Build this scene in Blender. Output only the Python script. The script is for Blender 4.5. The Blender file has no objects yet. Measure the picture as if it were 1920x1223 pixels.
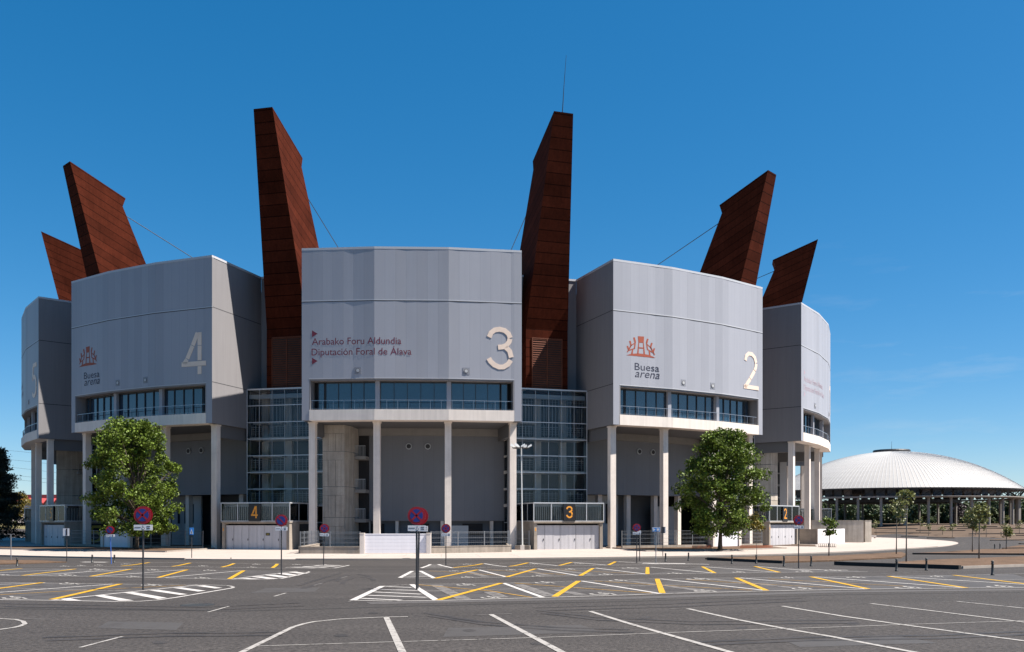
import bpy, math, random
import numpy as np
from mathutils import Vector, Matrix
R_ = math.radians
sc = bpy.context.scene
COL = sc.collection
# ------------------------------------------------------------------ survey numbers
F, Y0 = 1715.06, 977.92            # focal length in photo pixels, horizon row
H = 2.85                           # eye height above the forecourt
CX, CY = -11.716, 148.807          # centre of the arena
TH, BAY, W, RF = 0.0324, math.pi / 6, 0.1804, 60.0
SUN_AZ, SUN_EL = 80.5, 56.0

def smooth(t):
    t = max(0.0, min(1.0, t)); return t * t * (3 - 2 * t)
def zg(x, y):                      # the terrain: falls 2 % towards the arena, rises again behind it
    z = max(0.0, 1.18 - 0.02 * y)
    if y > 112:
        z += 2.15 * smooth((y - 118) / 75) * smooth((math.hypot(x - CX, y - CY) - 80) / 30)
    return z
def G(px, py, dz=0.0):             # point of the ground seen at a photo pixel
    kx, kz = (px - 960) / F, (Y0 - py) / F
    lo, hi = 6.0, 6.0
    while hi < 1500:
        hi = lo + max(0.5, lo * 0.02)
        if H + kz * hi < zg(kx * hi, hi): break
        lo = hi
    for _ in range(30):
        m = (lo + hi) / 2
        if H + kz * m < zg(kx * m, m): hi = m
        else: lo = m
    return Vector((kx * hi, hi, zg(kx * hi, hi) + dz))
def at(px, d, z): return Vector(((px - 960) / F * d, d, z))
def zat(py, d): return H + (Y0 - py) / F * d

# ------------------------------------------------------------------ materials
def mat(name, col, rough=0.6, metal=0.0, spec=0.5, var=0.0, vscale=1.0, fine=0.0, fscale=30.0, bump=0.0,
        bscale=20.0, island=0.0, stretch=None, trans=0.0, streak=0.0):
    m = bpy.data.materials.new(name); m.use_nodes = True
    nt = m.node_tree; N = nt.nodes; L = nt.links
    b = N['Principled BSDF']; out = N['Material Output']
    b.inputs['Roughness'].default_value = rough; b.inputs['Metallic'].default_value = metal
    b.inputs['Specular IOR Level'].default_value = spec
    rgb = N.new('ShaderNodeRGB'); rgb.outputs[0].default_value = (*col, 1); cur = rgb.outputs[0]
    tc = N.new('ShaderNodeTexCoord'); vec = tc.outputs['Object']
    if stretch:
        mp = N.new('ShaderNodeMapping'); mp.inputs['Scale'].default_value = stretch
        L.new(vec, mp.inputs[0]); vec = mp.outputs[0]
    def mul(cur, fac, lo, hi):
        r = N.new('ShaderNodeMapRange'); r.inputs[1].default_value = 0.25; r.inputs[2].default_value = 0.75
        r.inputs[3].default_value = lo; r.inputs[4].default_value = hi
        L.new(fac, r.inputs[0])
        v = N.new('ShaderNodeVectorMath'); v.operation = 'SCALE'
        L.new(cur, v.inputs[0]); L.new(r.outputs[0], v.inputs['Scale']); return v.outputs[0]
    if var:
        n = N.new('ShaderNodeTexNoise'); n.inputs['Scale'].default_value = vscale; n.inputs['Detail'].default_value = 6
        n.inputs['Roughness'].default_value = 0.62
        L.new(vec, n.inputs[0]); cur = mul(cur, n.outputs[0], 1 - var, 1 + var)
    if fine:
        n = N.new('ShaderNodeTexNoise'); n.inputs['Scale'].default_value = fscale; n.inputs['Detail'].default_value = 2
        L.new(tc.outputs['Object'], n.inputs[0]); cur = mul(cur, n.outputs[0], 1 - fine, 1 + fine)
    if streak:                     # rain streaks: noise pulled out along z
        mp = N.new('ShaderNodeMapping'); mp.inputs['Scale'].default_value = (2.2, 2.2, 0.12)
        L.new(tc.outputs['Object'], mp.inputs[0])
        n = N.new('ShaderNodeTexNoise'); n.inputs['Scale'].default_value = 1.6; n.inputs['Detail'].default_value = 5
        L.new(mp.outputs[0], n.inputs[0]); cur = mul(cur, n.outputs[0], 1 - streak, 1 + streak)
    if island:
        g = N.new('ShaderNodeNewGeometry')
        r = N.new('ShaderNodeMapRange'); r.inputs[3].default_value = 1 - island; r.inputs[4].default_value = 1 + island
        L.new(g.outputs['Random Per Island'], r.inputs[0])
        v = N.new('ShaderNodeVectorMath'); v.operation = 'SCALE'
        L.new(cur, v.inputs[0]); L.new(r.outputs[0], v.inputs['Scale']); cur = v.outputs[0]
    L.new(cur, b.inputs['Base Color'])
    if bump:
        n = N.new('ShaderNodeTexNoise'); n.inputs['Scale'].default_value = bscale; n.inputs['Detail'].default_value = 4
        L.new(tc.outputs['Object'], n.inputs[0])
        bp = N.new('ShaderNodeBump'); bp.inputs['Strength'].default_value = bump; bp.inputs['Distance'].default_value = 0.05
        L.new(n.outputs[0], bp.inputs['Height']); L.new(bp.outputs[0], b.inputs['Normal'])
    if trans:
        t = N.new('ShaderNodeBsdfTranslucent'); L.new(cur, t.inputs[0])
        mx = N.new('ShaderNodeMixShader'); mx.inputs[0].default_value = trans
        L.new(b.outputs[0], mx.inputs[1]); L.new(t.outputs[0], mx.inputs[2]); L.new(mx.outputs[0], out.inputs[0])
    return m

def uv_lines(m, period_u=None, period_v=None, width=0.03, dark=0.5, off_u=0.0, off_v=0.0, jitter=0.0, bumpd=0.0):
    """joints between the sheets of a cladding, laid out in metres on the UV map"""
    nt = m.node_tree; N = nt.nodes; L = nt.links; b = N['Principled BSDF']
    src = b.inputs['Base Color'].links[0].from_socket
    uv = N.new('ShaderNodeUVMap'); sep = N.new('ShaderNodeSeparateXYZ'); L.new(uv.outputs[0], sep.inputs[0])
    cur = src; hsum = None
    for per, off, o in ((period_u, off_u, 0), (period_v, off_v, 1)):
        if not per: continue
        a = N.new('ShaderNodeMath'); a.operation = 'ADD'; a.inputs[1].default_value = off + 1000 * per; L.new(sep.outputs[o], a.inputs[0])
        d = N.new('ShaderNodeMath'); d.operation = 'DIVIDE'; d.inputs[1].default_value = per; L.new(a.outputs[0], d.inputs[0])
        f = N.new('ShaderNodeMath'); f.operation = 'FRACT'; L.new(d.outputs[0], f.inputs[0])
        c = N.new('ShaderNodeMath'); c.operation = 'LESS_THAN'; c.inputs[1].default_value = width / per; L.new(f.outputs[0], c.inputs[0])
        r = N.new('ShaderNodeMapRange'); r.inputs[3].default_value = 1; r.inputs[4].default_value = dark; L.new(c.outputs[0], r.inputs[0])
        v = N.new('ShaderNodeVectorMath'); v.operation = 'SCALE'; L.new(cur, v.inputs[0]); L.new(r.outputs[0], v.inputs['Scale']); cur = v.outputs[0]
        if jitter:
            fl = N.new('ShaderNodeMath'); fl.operation = 'FLOOR'; L.new(d.outputs[0], fl.inputs[0])
            wn = N.new('ShaderNodeTexWhiteNoise'); wn.noise_dimensions = '1D'; L.new(fl.outputs[0], wn.inputs['W'])
            r = N.new('ShaderNodeMapRange'); r.inputs[3].default_value = 1 - jitter; r.inputs[4].default_value = 1 + jitter
            L.new(wn.outputs[0], r.inputs[0])
            v = N.new('ShaderNodeVectorMath'); v.operation = 'SCALE'; L.new(cur, v.inputs[0]); L.new(r.outputs[0], v.inputs['Scale']); cur = v.outputs[0]
    L.new(cur, b.inputs['Base Color'])
    return m

M = {}
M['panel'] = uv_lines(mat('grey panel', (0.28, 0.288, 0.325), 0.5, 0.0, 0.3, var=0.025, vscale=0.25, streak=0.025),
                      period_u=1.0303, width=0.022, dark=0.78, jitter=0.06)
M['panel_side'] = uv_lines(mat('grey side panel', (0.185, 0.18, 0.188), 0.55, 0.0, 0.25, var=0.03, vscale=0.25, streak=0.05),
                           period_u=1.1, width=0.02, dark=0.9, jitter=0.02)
M['trim'] = mat('light metal trim', (0.40, 0.41, 0.44), 0.45, 0.0, 0.4)
M['joint'] = mat('dark joint', (0.03, 0.03, 0.035), 0.8)
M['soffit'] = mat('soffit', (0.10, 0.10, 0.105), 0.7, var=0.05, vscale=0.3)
M['concrete'] = mat('concrete', (0.60, 0.54, 0.49), 0.85, spec=0.2, var=0.1, vscale=0.7, fine=0.05, fscale=14, streak=0.1)
M['slab'] = uv_lines(mat('pale concrete band', (0.62, 0.56, 0.51), 0.8, spec=0.25, var=0.06, vscale=0.8, streak=0.09), period_u=1.2, width=0.02, dark=0.8)
M['beamgrey'] = mat('grey painted beam', (0.2, 0.19, 0.18), .8, var=.1)
M['domeconc'] = mat('grey weathered concrete', (0.27, 0.245, 0.22), .85, var=.1)
M['rawconc'] = mat('board marked concrete', (0.36, 0.32, 0.275), 0.9, spec=0.15, var=0.2, vscale=0.7, fine=0.06, fscale=9, streak=0.22, bump=0.2)
M['dirtyconc'] = mat('stained concrete', (0.26, 0.225, 0.19), 0.9, spec=0.15, var=0.2, vscale=0.9, fine=0.08, fscale=12, streak=0.2)
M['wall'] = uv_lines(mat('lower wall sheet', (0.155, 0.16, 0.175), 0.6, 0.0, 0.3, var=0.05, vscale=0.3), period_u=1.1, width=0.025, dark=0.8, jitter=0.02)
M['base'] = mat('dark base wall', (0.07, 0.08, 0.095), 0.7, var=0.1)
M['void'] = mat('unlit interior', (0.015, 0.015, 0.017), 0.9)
M['roof'] = mat('roof sheet', (0.32, 0.33, 0.35), 0.6, var=0.08)
M['steel'] = mat('galvanised steel', (0.2, 0.21, 0.225), 0.45, 0.4, var=0.06, vscale=3)
M['frame'] = mat('light glazing bar', (0.44, 0.45, 0.47), 0.35, 0.3)
M['mullion'] = mat('dark window frame', (0.035, 0.037, 0.042), 0.4)
M['rail'] = mat('steel rail', (0.30, 0.32, 0.36), 0.3, 0.6)
M['corten'] = uv_lines(mat('rusty steel', (0.048, 0.0105, 0.0052), 0.85, 0.0, 0.03, var=0.28, vscale=0.5, fine=0.12, fscale=5, streak=0.14, bump=0.15, bscale=3),
                       period_v=0.985, width=0.07, dark=0.22, jitter=0.16)
M['louvre'] = mat('rusty louvre blade', (0.10, 0.035, 0.021), 0.75, 0.0, 0.15, var=0.2)
M['cream'] = mat('cream plate', (0.66, 0.53, 0.44), 0.6, var=0.07, vscale=2)
M['magenta'] = mat('wine red lettering', (0.13, 0.012, 0.03), 0.6)
M['pink'] = mat('faded pink lettering', (0.33, 0.25, 0.29), 0.6)
M['navy'] = mat('dark blue lettering', (0.02, 0.022, 0.045), 0.6)
M['logo'] = mat('orange red emblem', (0.27, 0.05, 0.02), 0.6)
M['orange'] = mat('amber digit', (0.62, 0.25, 0.02), 0.5)
M['dimamber'] = mat('faded yellow digit', (0.34, 0.25, 0.03), 0.6)
M['black'] = mat('black sign face', (0.008, 0.008, 0.010), 0.4)
M['door'] = mat('pale grey steel door', (0.42, 0.41, 0.43), 0.5, 0.0, 0.4, var=0.06, vscale=1.2, streak=0.1)
M['whitegate'] = mat('white sheet gate', (0.66, 0.65, 0.69), 0.5, var=0.03, streak=0.04)
M['whitepaint'] = mat('white painted panel', (0.7, 0.67, 0.65), 0.6, var=0.03)
M['slat'] = mat('grey slat', (0.40, 0.41, 0.42), 0.55, 0.1)
M['red'] = mat('traffic red', (0.26, 0.004, 0.014), 0.4)
M['blue'] = mat('traffic blue', (0.010, 0.025, 0.17), 0.4)
M['bluepole'] = mat('blue painted post', (0.03, 0.09, 0.32), 0.5)
M['skyblue'] = mat('bright blue sign', (0.03, 0.2, 0.55), 0.4)
M['white'] = mat('white sign face', (0.6, 0.6, 0.63), 0.5)
M['print'] = mat('dark print', (0.03, 0.03, 0.04), 0.6)
M['pole'] = mat('dark grey post', (0.035, 0.035, 0.038), 0.5, 0.3)
M['iron'] = mat('cast iron', (0.05, 0.05, 0.048), 0.5, 0.5, var=0.2, vscale=8)
M['kerbing'] = mat('dark timber edge', (0.022, 0.018, 0.016), 0.8, var=0.2, vscale=4)  # the shaded front of the island kerbs is put into this dark colour
M['lampmetal'] = mat('pale lamp housing', (0.6, 0.6, 0.58), 0.4, 0.2)
M['bark'] = mat('bark', (0.08, 0.062, 0.045), 0.9, var=0.3, vscale=5, bump=0.5)
M['palebark'] = mat('grey bark', (0.16, 0.14, 0.115), 0.9, var=0.25, vscale=6)
M['leaf'] = mat('plane leaf', (0.082, 0.12, 0.016), 0.5, spec=0.2, island=0.65, trans=0.16, var=0.25, vscale=0.7)
M['leafy'] = mat('young leaf', (0.13, 0.14, 0.04), 0.5, island=0.4, trans=0.25)
M['leafyellow'] = mat('yellowing leaf', (0.16, 0.125, 0.018), 0.5, island=0.4, trans=0.25)
M['conifer'] = mat('conifer needle', (0.014, 0.024, 0.014), 0.7, island=0.4)
M['far_leaf'] = mat('far leaf', (0.04, 0.062, 0.018), 0.6, island=0.45, trans=0.15)
M['far_leaf2'] = mat('far pale leaf', (0.07, 0.09, 0.035), 0.6, island=0.4, trans=0.15)
M['plum'] = mat('purple leaf', (0.025, 0.012, 0.016), 0.6, island=0.4)
M['asphalt'] = mat('asphalt', (0.040, 0.0355, 0.0335), 0.85, spec=0.25, var=0.22, vscale=0.25, fine=0.6, fscale=16, bump=0.5, bscale=45, stretch=(0.25, 1.4, 1))
M['asphalt_far'] = mat('road asphalt', (0.05, 0.046, 0.043), 0.85, spec=0.3, var=0.14, vscale=0.2, fine=0.12, fscale=20)
M['dirt'] = mat('dry gravel ground', (0.092, 0.067, 0.05), 0.95, spec=0.1, var=0.3, vscale=0.25, fine=0.2, fscale=4)
M['grass'] = mat('dry grass ground', (0.12, 0.105, 0.05), 0.95, spec=0.1, var=0.3, vscale=0.15)
M['soil'] = mat('bare soil', (0.095, 0.062, 0.042), 0.95, spec=0.1, var=0.35, vscale=0.7, fine=0.25, fscale=7, bump=0.5, bscale=6)
M['paving'] = mat('pale concrete paving', (0.33, 0.285, 0.255), 0.8, spec=0.25, var=0.07, vscale=0.3, fine=0.06, fscale=5)
M['kerb'] = mat('kerbstone', (0.24, 0.21, 0.185), 0.85, var=0.15, vscale=1.5)
def paint(name, col, wear, scale):
    """road paint with worn patches showing the asphalt through"""
    m = mat(name, col, 0.7, spec=0.3, var=0.08, vscale=2)
    nt = m.node_tree; N = nt.nodes; L = nt.links; b = N['Principled BSDF']
    src = b.inputs['Base Color'].links[0].from_socket
    tc = N.new('ShaderNodeTexCoord'); n = N.new('ShaderNodeTexNoise'); n.inputs['Scale'].default_value = scale
    n.inputs['Detail'].default_value = 8; n.inputs['Roughness'].default_value = 0.75; L.new(tc.outputs['Object'], n.inputs[0])
    r = N.new('ShaderNodeMapRange'); r.inputs[1].default_value = wear - 0.06; r.inputs[2].default_value = wear + 0.06
    L.new(n.outputs[0], r.inputs[0])
    mx = N.new('ShaderNodeMix'); mx.data_type = 'RGBA'; mx.inputs[6].default_value = (0.037, 0.0325, 0.0305, 1)
    L.new(r.outputs[0], mx.inputs[0]); L.new(src, mx.inputs[7]); L.new(mx.outputs[2], b.inputs['Base Color'])
    return m
M['p_white'] = paint('white road paint', (0.38, 0.36, 0.345), 0.38, 3.0)
M['p_worn'] = paint('worn white road paint', (0.27, 0.255, 0.24), 0.42, 6.0)
M['p_faint'] = paint('rubbed out road paint', (0.13, 0.121, 0.115), 0.46, 3.0)
M['p_yellow'] = paint('yellow road paint', (0.40, 0.225, 0.010), 0.37, 3.0)
M['p_oldyellow'] = paint('old yellow road paint', (0.34, 0.19, 0.03), 0.42, 4.0)
def glass_reflect():
    m = bpy.data.materials.new('blue mirror glazing'); m.use_nodes = True
    b = m.node_tree.nodes['Principled BSDF']
    b.inputs['Base Color'].default_value = (0.01, 0.03, 0.055, 1); b.inputs['Roughness'].default_value = 0.04
    b.inputs['IOR'].default_value = 2.3; b.inputs['Specular Tint'].default_value = (0.75, 0.66, 0.64, 1)
    return m
M['glass'] = glass_reflect()
def glass_clear(name, tint, refl):
    m = bpy.data.materials.new(name); m.use_nodes = True
    nt = m.node_tree; N = nt.nodes; L = nt.links; N.remove(N['Principled BSDF'])
    t = N.new('ShaderNodeBsdfTransparent'); t.inputs[0].default_value = (*tint, 1)
    g = N.new('ShaderNodeBsdfGlossy'); g.inputs['Roughness'].default_value = 0.03; g.inputs[0].default_value = (0.55, 0.57, 0.6, 1)
    lw = N.new('ShaderNodeFresnel'); lw.inputs[0].default_value = refl
    mx = N.new('ShaderNodeMixShader'); L.new(lw.outputs[0], mx.inputs[0]); L.new(t.outputs[0], mx.inputs[1]); L.new(g.outputs[0], mx.inputs[2])
    L.new(mx.outputs[0], N['Material Output'].inputs[0]); return m
M['clear'] = glass_clear('stair glazing', (0.86, 0.88, 0.89), 1.38)
M['screen'] = glass_clear('canopy glazing', (0.86, 0.88, 0.89), 1.42)
def dome_mat():
    m = mat('white ribbed roofing', (0.31, 0.30, 0.29), 0.5, var=0.06, vscale=0.12, streak=0.08)
    return m
M['dome'] = dome_mat()
M['redroof'] = mat('red roof sheet', (0.26, 0.03, 0.028), 0.7, var=0.1)
M['whitewash'] = mat('pale wall', (0.3, 0.28, 0.29), 0.8)
M['banner'] = mat('faded banner', (0.16, 0.13, 0.12), 0.8, var=0.5, vscale=0.5)
M['netorange'] = mat('orange plastic net', (0.52, 0.13, 0.05), 0.7, var=0.2)

# ------------------------------------------------------------------ mesh building
class MB:
    def __init__(s): s.v = []; s.f = []; s.m = []; s.uv = []
    def vert(s, p): s.v.append(tuple(p)); return len(s.v) - 1
    def face(s, pts, mi=0, uv=None):
        i0 = len(s.v); s.v += [tuple(p) for p in pts]
        s.f.append(tuple(range(i0, i0 + len(pts)))); s.m.append(mi); s.uv.append(uv)
    def hexa(s, P, mi=0):              # 8 corners: bottom ring 0-3, top ring 4-7
        i = len(s.v); s.v += [tuple(p) for p in P]
        for q in ((3, 2, 1, 0), (4, 5, 6, 7), (0, 1, 5, 4), (1, 2, 6, 5), (2, 3, 7, 6), (3, 0, 4, 7)):
            s.f.append(tuple(i + k for k in q)); s.m.append(mi); s.uv.append(None)
    def box(s, x0, x1, y0, y1, z0, z1, mi=0):
        s.hexa([(x0, y0, z0), (x1, y0, z0), (x1, y1, z0), (x0, y1, z0), (x0, y0, z1), (x1, y0, z1), (x1, y1, z1), (x0, y1, z1)], mi)
    def obox(s, c, ux, hx, hy, z0, z1, mi=0):  # box turned about z; ux = direction of its x axis
        c = Vector((c[0], c[1], 0)); u = Vector((ux[0], ux[1], 0)).normalized(); n = Vector((-u.y, u.x, 0))
        q = [c - u * hx - n * hy, c + u * hx - n * hy, c + u * hx + n * hy, c - u * hx + n * hy]
        s.hexa([(p.x, p.y, z0) for p in q] + [(p.x, p.y, z1) for p in q], mi)
    def wallseg(s, a, b, t, z0, z1, mi=0):     # wall of thickness t from a to b
        a = Vector((a[0], a[1], 0)); b = Vector((b[0], b[1], 0)); d = b - a
        s.obox((a + b) / 2, d, d.length / 2, t / 2, z0, z1, mi)
    def prism(s, poly, z0, z1, mi=0):
        n = len(poly); i = len(s.v)
        s.v += [(p[0], p[1], z0) for p in poly] + [(p[0], p[1], z1) for p in poly]
        s.f.append(tuple(i + k for k in reversed(range(n)))); s.f.append(tuple(i + n + k for k in range(n)))
        s.m += [mi, mi]; s.uv += [None, None]
        for k in range(n):
            s.f.append((i + k, i + (k + 1) % n, i + n + (k + 1) % n, i + n + k)); s.m.append(mi); s.uv.append(None)
    def tube(s, pts, rad, n=6, mi=0, cap=True):
        pts = [Vector(p) for p in pts]
        if not hasattr(rad, '__len__'): rad = [rad] * len(pts)
        rings = []
        for k, p in enumerate(pts):
            d = (pts[min(k + 1, len(pts) - 1)] - pts[max(k - 1, 0)]).normalized()
            a = d.cross(Vector((0, 0, 1)) if abs(d.z) < 0.9 else Vector((1, 0, 0))).normalized(); b = d.cross(a)
            i = len(s.v)
            for j in range(n):
                t = 2 * math.pi * j / n; s.v.append(tuple(p + (a * math.cos(t) + b * math.sin(t)) * rad[k]))
            rings.append(i)
        for k in range(len(rings) - 1):
            for j in range(n):
                s.f.append((rings[k] + j, rings[k] + (j + 1) % n, rings[k + 1] + (j + 1) % n, rings[k + 1] + j)); s.m.append(mi); s.uv.append(None)
        if cap:
            for r0 in (rings[0], rings[-1]):
                s.f.append(tuple(r0 + j for j in range(n))); s.m.append(mi); s.uv.append(None)
    def lathe(s, c, prof, n=16, mi=0):          # profile of (radius, z)
        i = len(s.v)
        for r, z in prof:
            for j in range(n):
                t = 2 * math.pi * j / n; s.v.append((c[0] + r * math.cos(t), c[1] + r * math.sin(t), c[2] + z))
        for k in range(len(prof) - 1):
            for j in range(n):
                s.f.append((i + k * n + j, i + k * n + (j + 1) % n, i + (k + 1) * n + (j + 1) % n, i + (k + 1) * n + j)); s.m.append(mi); s.uv.append(None)
        s.f.append(tuple(i + j for j in reversed(range(n)))); s.f.append(tuple(i + (len(prof) - 1) * n + j for j in range(n))); s.m += [mi, mi]; s.uv += [None, None]
    def disc(s, c, r, axis_y, depth, n=24, mi=0):  # short cylinder whose axis is y
        i = len(s.v)
        for yy in (axis_y, axis_y + depth):
            for j in range(n):
                t = 2 * math.pi * j / n; s.v.append((c[0] + r * math.cos(t), yy, c[1] + r * math.sin(t)))
        s.f.append(tuple(i + j for j in range(n))); s.f.append(tuple(i + n + j for j in reversed(range(n)))); s.m += [mi, mi]; s.uv += [None, None]
        for j in range(n):
            s.f.append((i + j, i + n + j, i + n + (j + 1) % n, i + (j + 1) % n)); s.m.append(mi); s.uv.append(None)
    def build(s, name, mats, parent=None, shade=False, fix=True):
        me = bpy.data.meshes.new(name); me.from_pydata(s.v, [], s.f)
        if not isinstance(mats, (list, tuple)): mats = [mats]
        for m in mats: me.materials.append(M[m] if isinstance(m, str) else m)
        me.polygons.foreach_set('material_index', s.m)
        if any(u is not None for u in s.uv):
            lay = me.uv_layers.new(name='UVMap'); k = 0
            for f, u in zip(s.f, s.uv):
                for j in range(len(f)):
                    lay.data[k].uv = u[j] if u is not None else (0.5, 0.5); k += 1
        if fix:
            import bmesh
            bm = bmesh.new(); bm.from_mesh(me); bmesh.ops.recalc_face_normals(bm, faces=bm.faces); bm.to_mesh(me); bm.free()
        if shade: me.polygons.foreach_set('use_smooth', [True] * len(me.polygons))
        me.update()
        o = bpy.data.objects.new(name, me); COL.objects.link(o)
        if parent: o.parent = parent
        return o
def empty(name, loc=(0, 0, 0), rz=0.0, parent=None):
    o = bpy.data.objects.new(name, None); COL.objects.link(o); o.location = loc; o.rotation_euler = (0, 0, rz)
    o.empty_display_size = 0.3
    if parent: o.parent = parent
    return o
def tag(o, label=None, cat=None, group=None, kind=None):
    if label: o['label'] = label
    if cat: o['category'] = cat
    if group: o['group'] = group
    if kind: o['kind'] = kind
    return o
def copy_tree(o, parent=None):
    c = o.copy(); COL.objects.link(c)
    if parent: c.parent = parent
    for ch in list(o.children): copy_tree(ch, c)
    return c
def text_mesh(body, size, shear=0.0, spacing=1.0):
    cu = bpy.data.curves.new('t', 'FONT'); cu.body = body; cu.size = size; cu.shear = shear; cu.space_character = spacing
    cu.resolution_u = 3
    o = bpy.data.objects.new('t', cu); COL.objects.link(o)
    dg = bpy.context.evaluated_depsgraph_get(); me = o.evaluated_get(dg).to_mesh()
    v = [tuple(p.co) for p in me.vertices]; f = [tuple(p.vertices) for p in me.polygons]
    o.evaluated_get(dg).to_mesh_clear(); bpy.data.objects.remove(o); bpy.data.curves.remove(cu)
    return v, f
def ribbon_pts(pts, w):
    """left and right edges of a stroke of width w along 2-d points"""
    P = [Vector((p[0], p[1])) for p in pts]; L_, R2 = [], []
    for k, p in enumerate(P):
        d = (P[min(k + 1, len(P) - 1)] - P[max(k - 1, 0)]).normalized(); n = Vector((-d.y, d.x)) * (w / 2)
        L_.append(p + n); R2.append(p - n)
    return L_, R2

# ------------------------------------------------------------------ the arena
arena = empty('arena', (CX, CY, 0))
tag(arena, 'round grey sports arena on concrete columns with a crown of leaning rusty steel fins', 'arena')
ZB, ZT, ZSEAM, ZOPEN, ZSLAB = 12.72, 29.56, 24.37, 16.8, 13.76
def pol(r, a, z=0.0): return Vector((r * math.sin(a), -r * math.cos(a), z))
VF = [pol(RF, W * (-1 + 2 * i / 3)) for i in range(4)]
FL = (VF[1] - VF[0]).length
def fac(s, z, off=0.0):            # point on the faceted front, s metres from its left edge
    i = min(2, max(0, int(s / FL))); t = (VF[i + 1] - VF[i]).normalized(); n = Vector((t.y, -t.x, 0))
    p = VF[i] + t * (s - i * FL) + n * off; return Vector((p.x, p.y, z))
S0, S1, ST = 0.74, 20.9, 3 * FL
random.seed(5)
def facade_mesh(parent):
    b = MB()
    cuts = sorted(set([i * FL / 7 for i in range(22)] + [S0, S1]))
    off = {c: random.uniform(-0.016, 0.006) for c in cuts}
    for c in (0, FL, 2 * FL, ST, S0, S1): off[min(cuts, key=lambda q: abs(q - c))] = 0.0
    def q(a, c, z0, z1):
        P = []
        for s, z in ((a, z0), (c, z0), (c, z1), (a, z1)):
            m = (a + c) / 2; i = min(2, int(m / FL)); t = (VF[i + 1] - VF[i]).normalized(); n = Vector((t.y, -t.x, 0))
            p = VF[i] + t * (s - i * FL) + n * off[s]; P.append((p.x, p.y, z))
        b.face(P, 0, [(a, z0), (c, z0), (c, z1), (a, z1)])
    for a, c in zip(cuts[:-1], cuts[1:]):
        q(a, c, ZSEAM, ZT - 0.22); q(a, c, ZOPEN, ZSEAM)
        if c <= S0 + 1e-6 or a >= S1 - 1e-6: q(a, c, ZB, ZOPEN)
    # side walls, back, roof, soffit
    for sg in (-1, 1):
        o, i = pol(RF, sg * W), pol(51.3, sg * W)
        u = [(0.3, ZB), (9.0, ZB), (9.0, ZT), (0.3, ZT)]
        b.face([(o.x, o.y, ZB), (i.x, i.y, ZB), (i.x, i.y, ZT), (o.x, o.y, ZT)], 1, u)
        t = (o - i).normalized(); n = pol(1, sg * W + sg * math.pi / 2)
        for z in (ZSEAM, 16.86):
            a0 = i + t * 0.1 + n * 0.004; a1 = o + n * 0.004 - t * 0.02
            b.face([(a0.x, a0.y, z - .035), (a1.x, a1.y, z - .035), (a1.x, a1.y, z + .035), (a0.x, a0.y, z + .035)], 3)
    inner = [pol(51.3, W * (-1 + 2 * i / 3)) for i in range(4)]
    for i in range(3):
        b.face([(VF[i].x, VF[i].y, ZT - .2), (VF[i + 1].x, VF[i + 1].y, ZT - .2), (inner[i + 1].x, inner[i + 1].y, ZT - .2), (inner[i].x, inner[i].y, ZT - .2)], 4)
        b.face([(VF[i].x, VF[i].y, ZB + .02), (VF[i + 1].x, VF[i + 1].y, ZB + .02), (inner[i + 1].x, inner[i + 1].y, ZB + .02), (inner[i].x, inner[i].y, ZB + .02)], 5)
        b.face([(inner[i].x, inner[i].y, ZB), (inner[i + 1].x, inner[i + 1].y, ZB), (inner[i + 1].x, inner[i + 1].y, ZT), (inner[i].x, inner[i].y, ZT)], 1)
    # cap, seam ledge, head of the opening
    def strip(z0, z1, o0, o1, mi, sa=0.0, sb=ST):
        ks = [sa] + [k for k in (FL, 2 * FL) if sa < k < sb] + [sb]
        for a, c in zip(ks[:-1], ks[1:]):
            m = (a + c) / 2; i = min(2, int(m / FL)); t = (VF[i + 1] - VF[i]).normalized(); n = Vector((t.y, -t.x, 0))
            f = lambda s, o: VF[i] + t * (s - i * FL) + n * o
            p = [f(a, o0), f(c, o0), f(c, o1), f(a, o1)]
            b.hexa([(k.x, k.y, z0) for k in p] + [(k.x, k.y, z1) for k in p], mi)
    strip(ZT - 0.22, ZT, -0.3, 0.012, 2)
    for sg in (-1, 1):
        o, i = pol(RF - 0.3, sg * W), pol(51.3, sg * W); n = pol(1, sg * W + sg * math.pi / 2)
        m = (o + i) / 2 + n * -0.1; b.obox(m, o - i, (o - i).length / 2, 0.14, ZT - 0.22, ZT - 0.003, 2)
    strip(ZSEAM - 0.03, ZSEAM + 0.06, -0.05, 0.014, 2); strip(ZSEAM - 0.1, ZSEAM - 0.03, -0.05, 0.008, 3)
    strip(ZOPEN - 0.05, ZOPEN + 0.03, -0.05, 0.012, 2, S0, S1)
    # loggia: jambs, ceiling, back wall, pillars
    for a in ((S0, S0 + .12), (S1 - .12, S1)):
        strip(ZSLAB, ZOPEN - 0.05, -1.5, -0.01, 6, *a)
    strip(ZOPEN - 0.2, ZOPEN - 0.05, -1.5, -0.06, 6, S0 + .12, S1 - .12)
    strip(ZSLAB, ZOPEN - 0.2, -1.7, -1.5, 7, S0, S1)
    for k in (1, 2):
        p = fac(k * FL + (0.25 if k == 1 else 0.1), 0, -0.9); t = pol(1, W * (-1 + 2 * k / 3) + math.pi / 2)
        b.obox(p, t, 0.22, 0.22, ZSLAB, ZOPEN - 0.05, 0)
    return b.build('facade_block', ['panel', 'panel_side', 'trim', 'joint', 'roof', 'soffit', 'panel_side', 'void'], parent)
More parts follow.
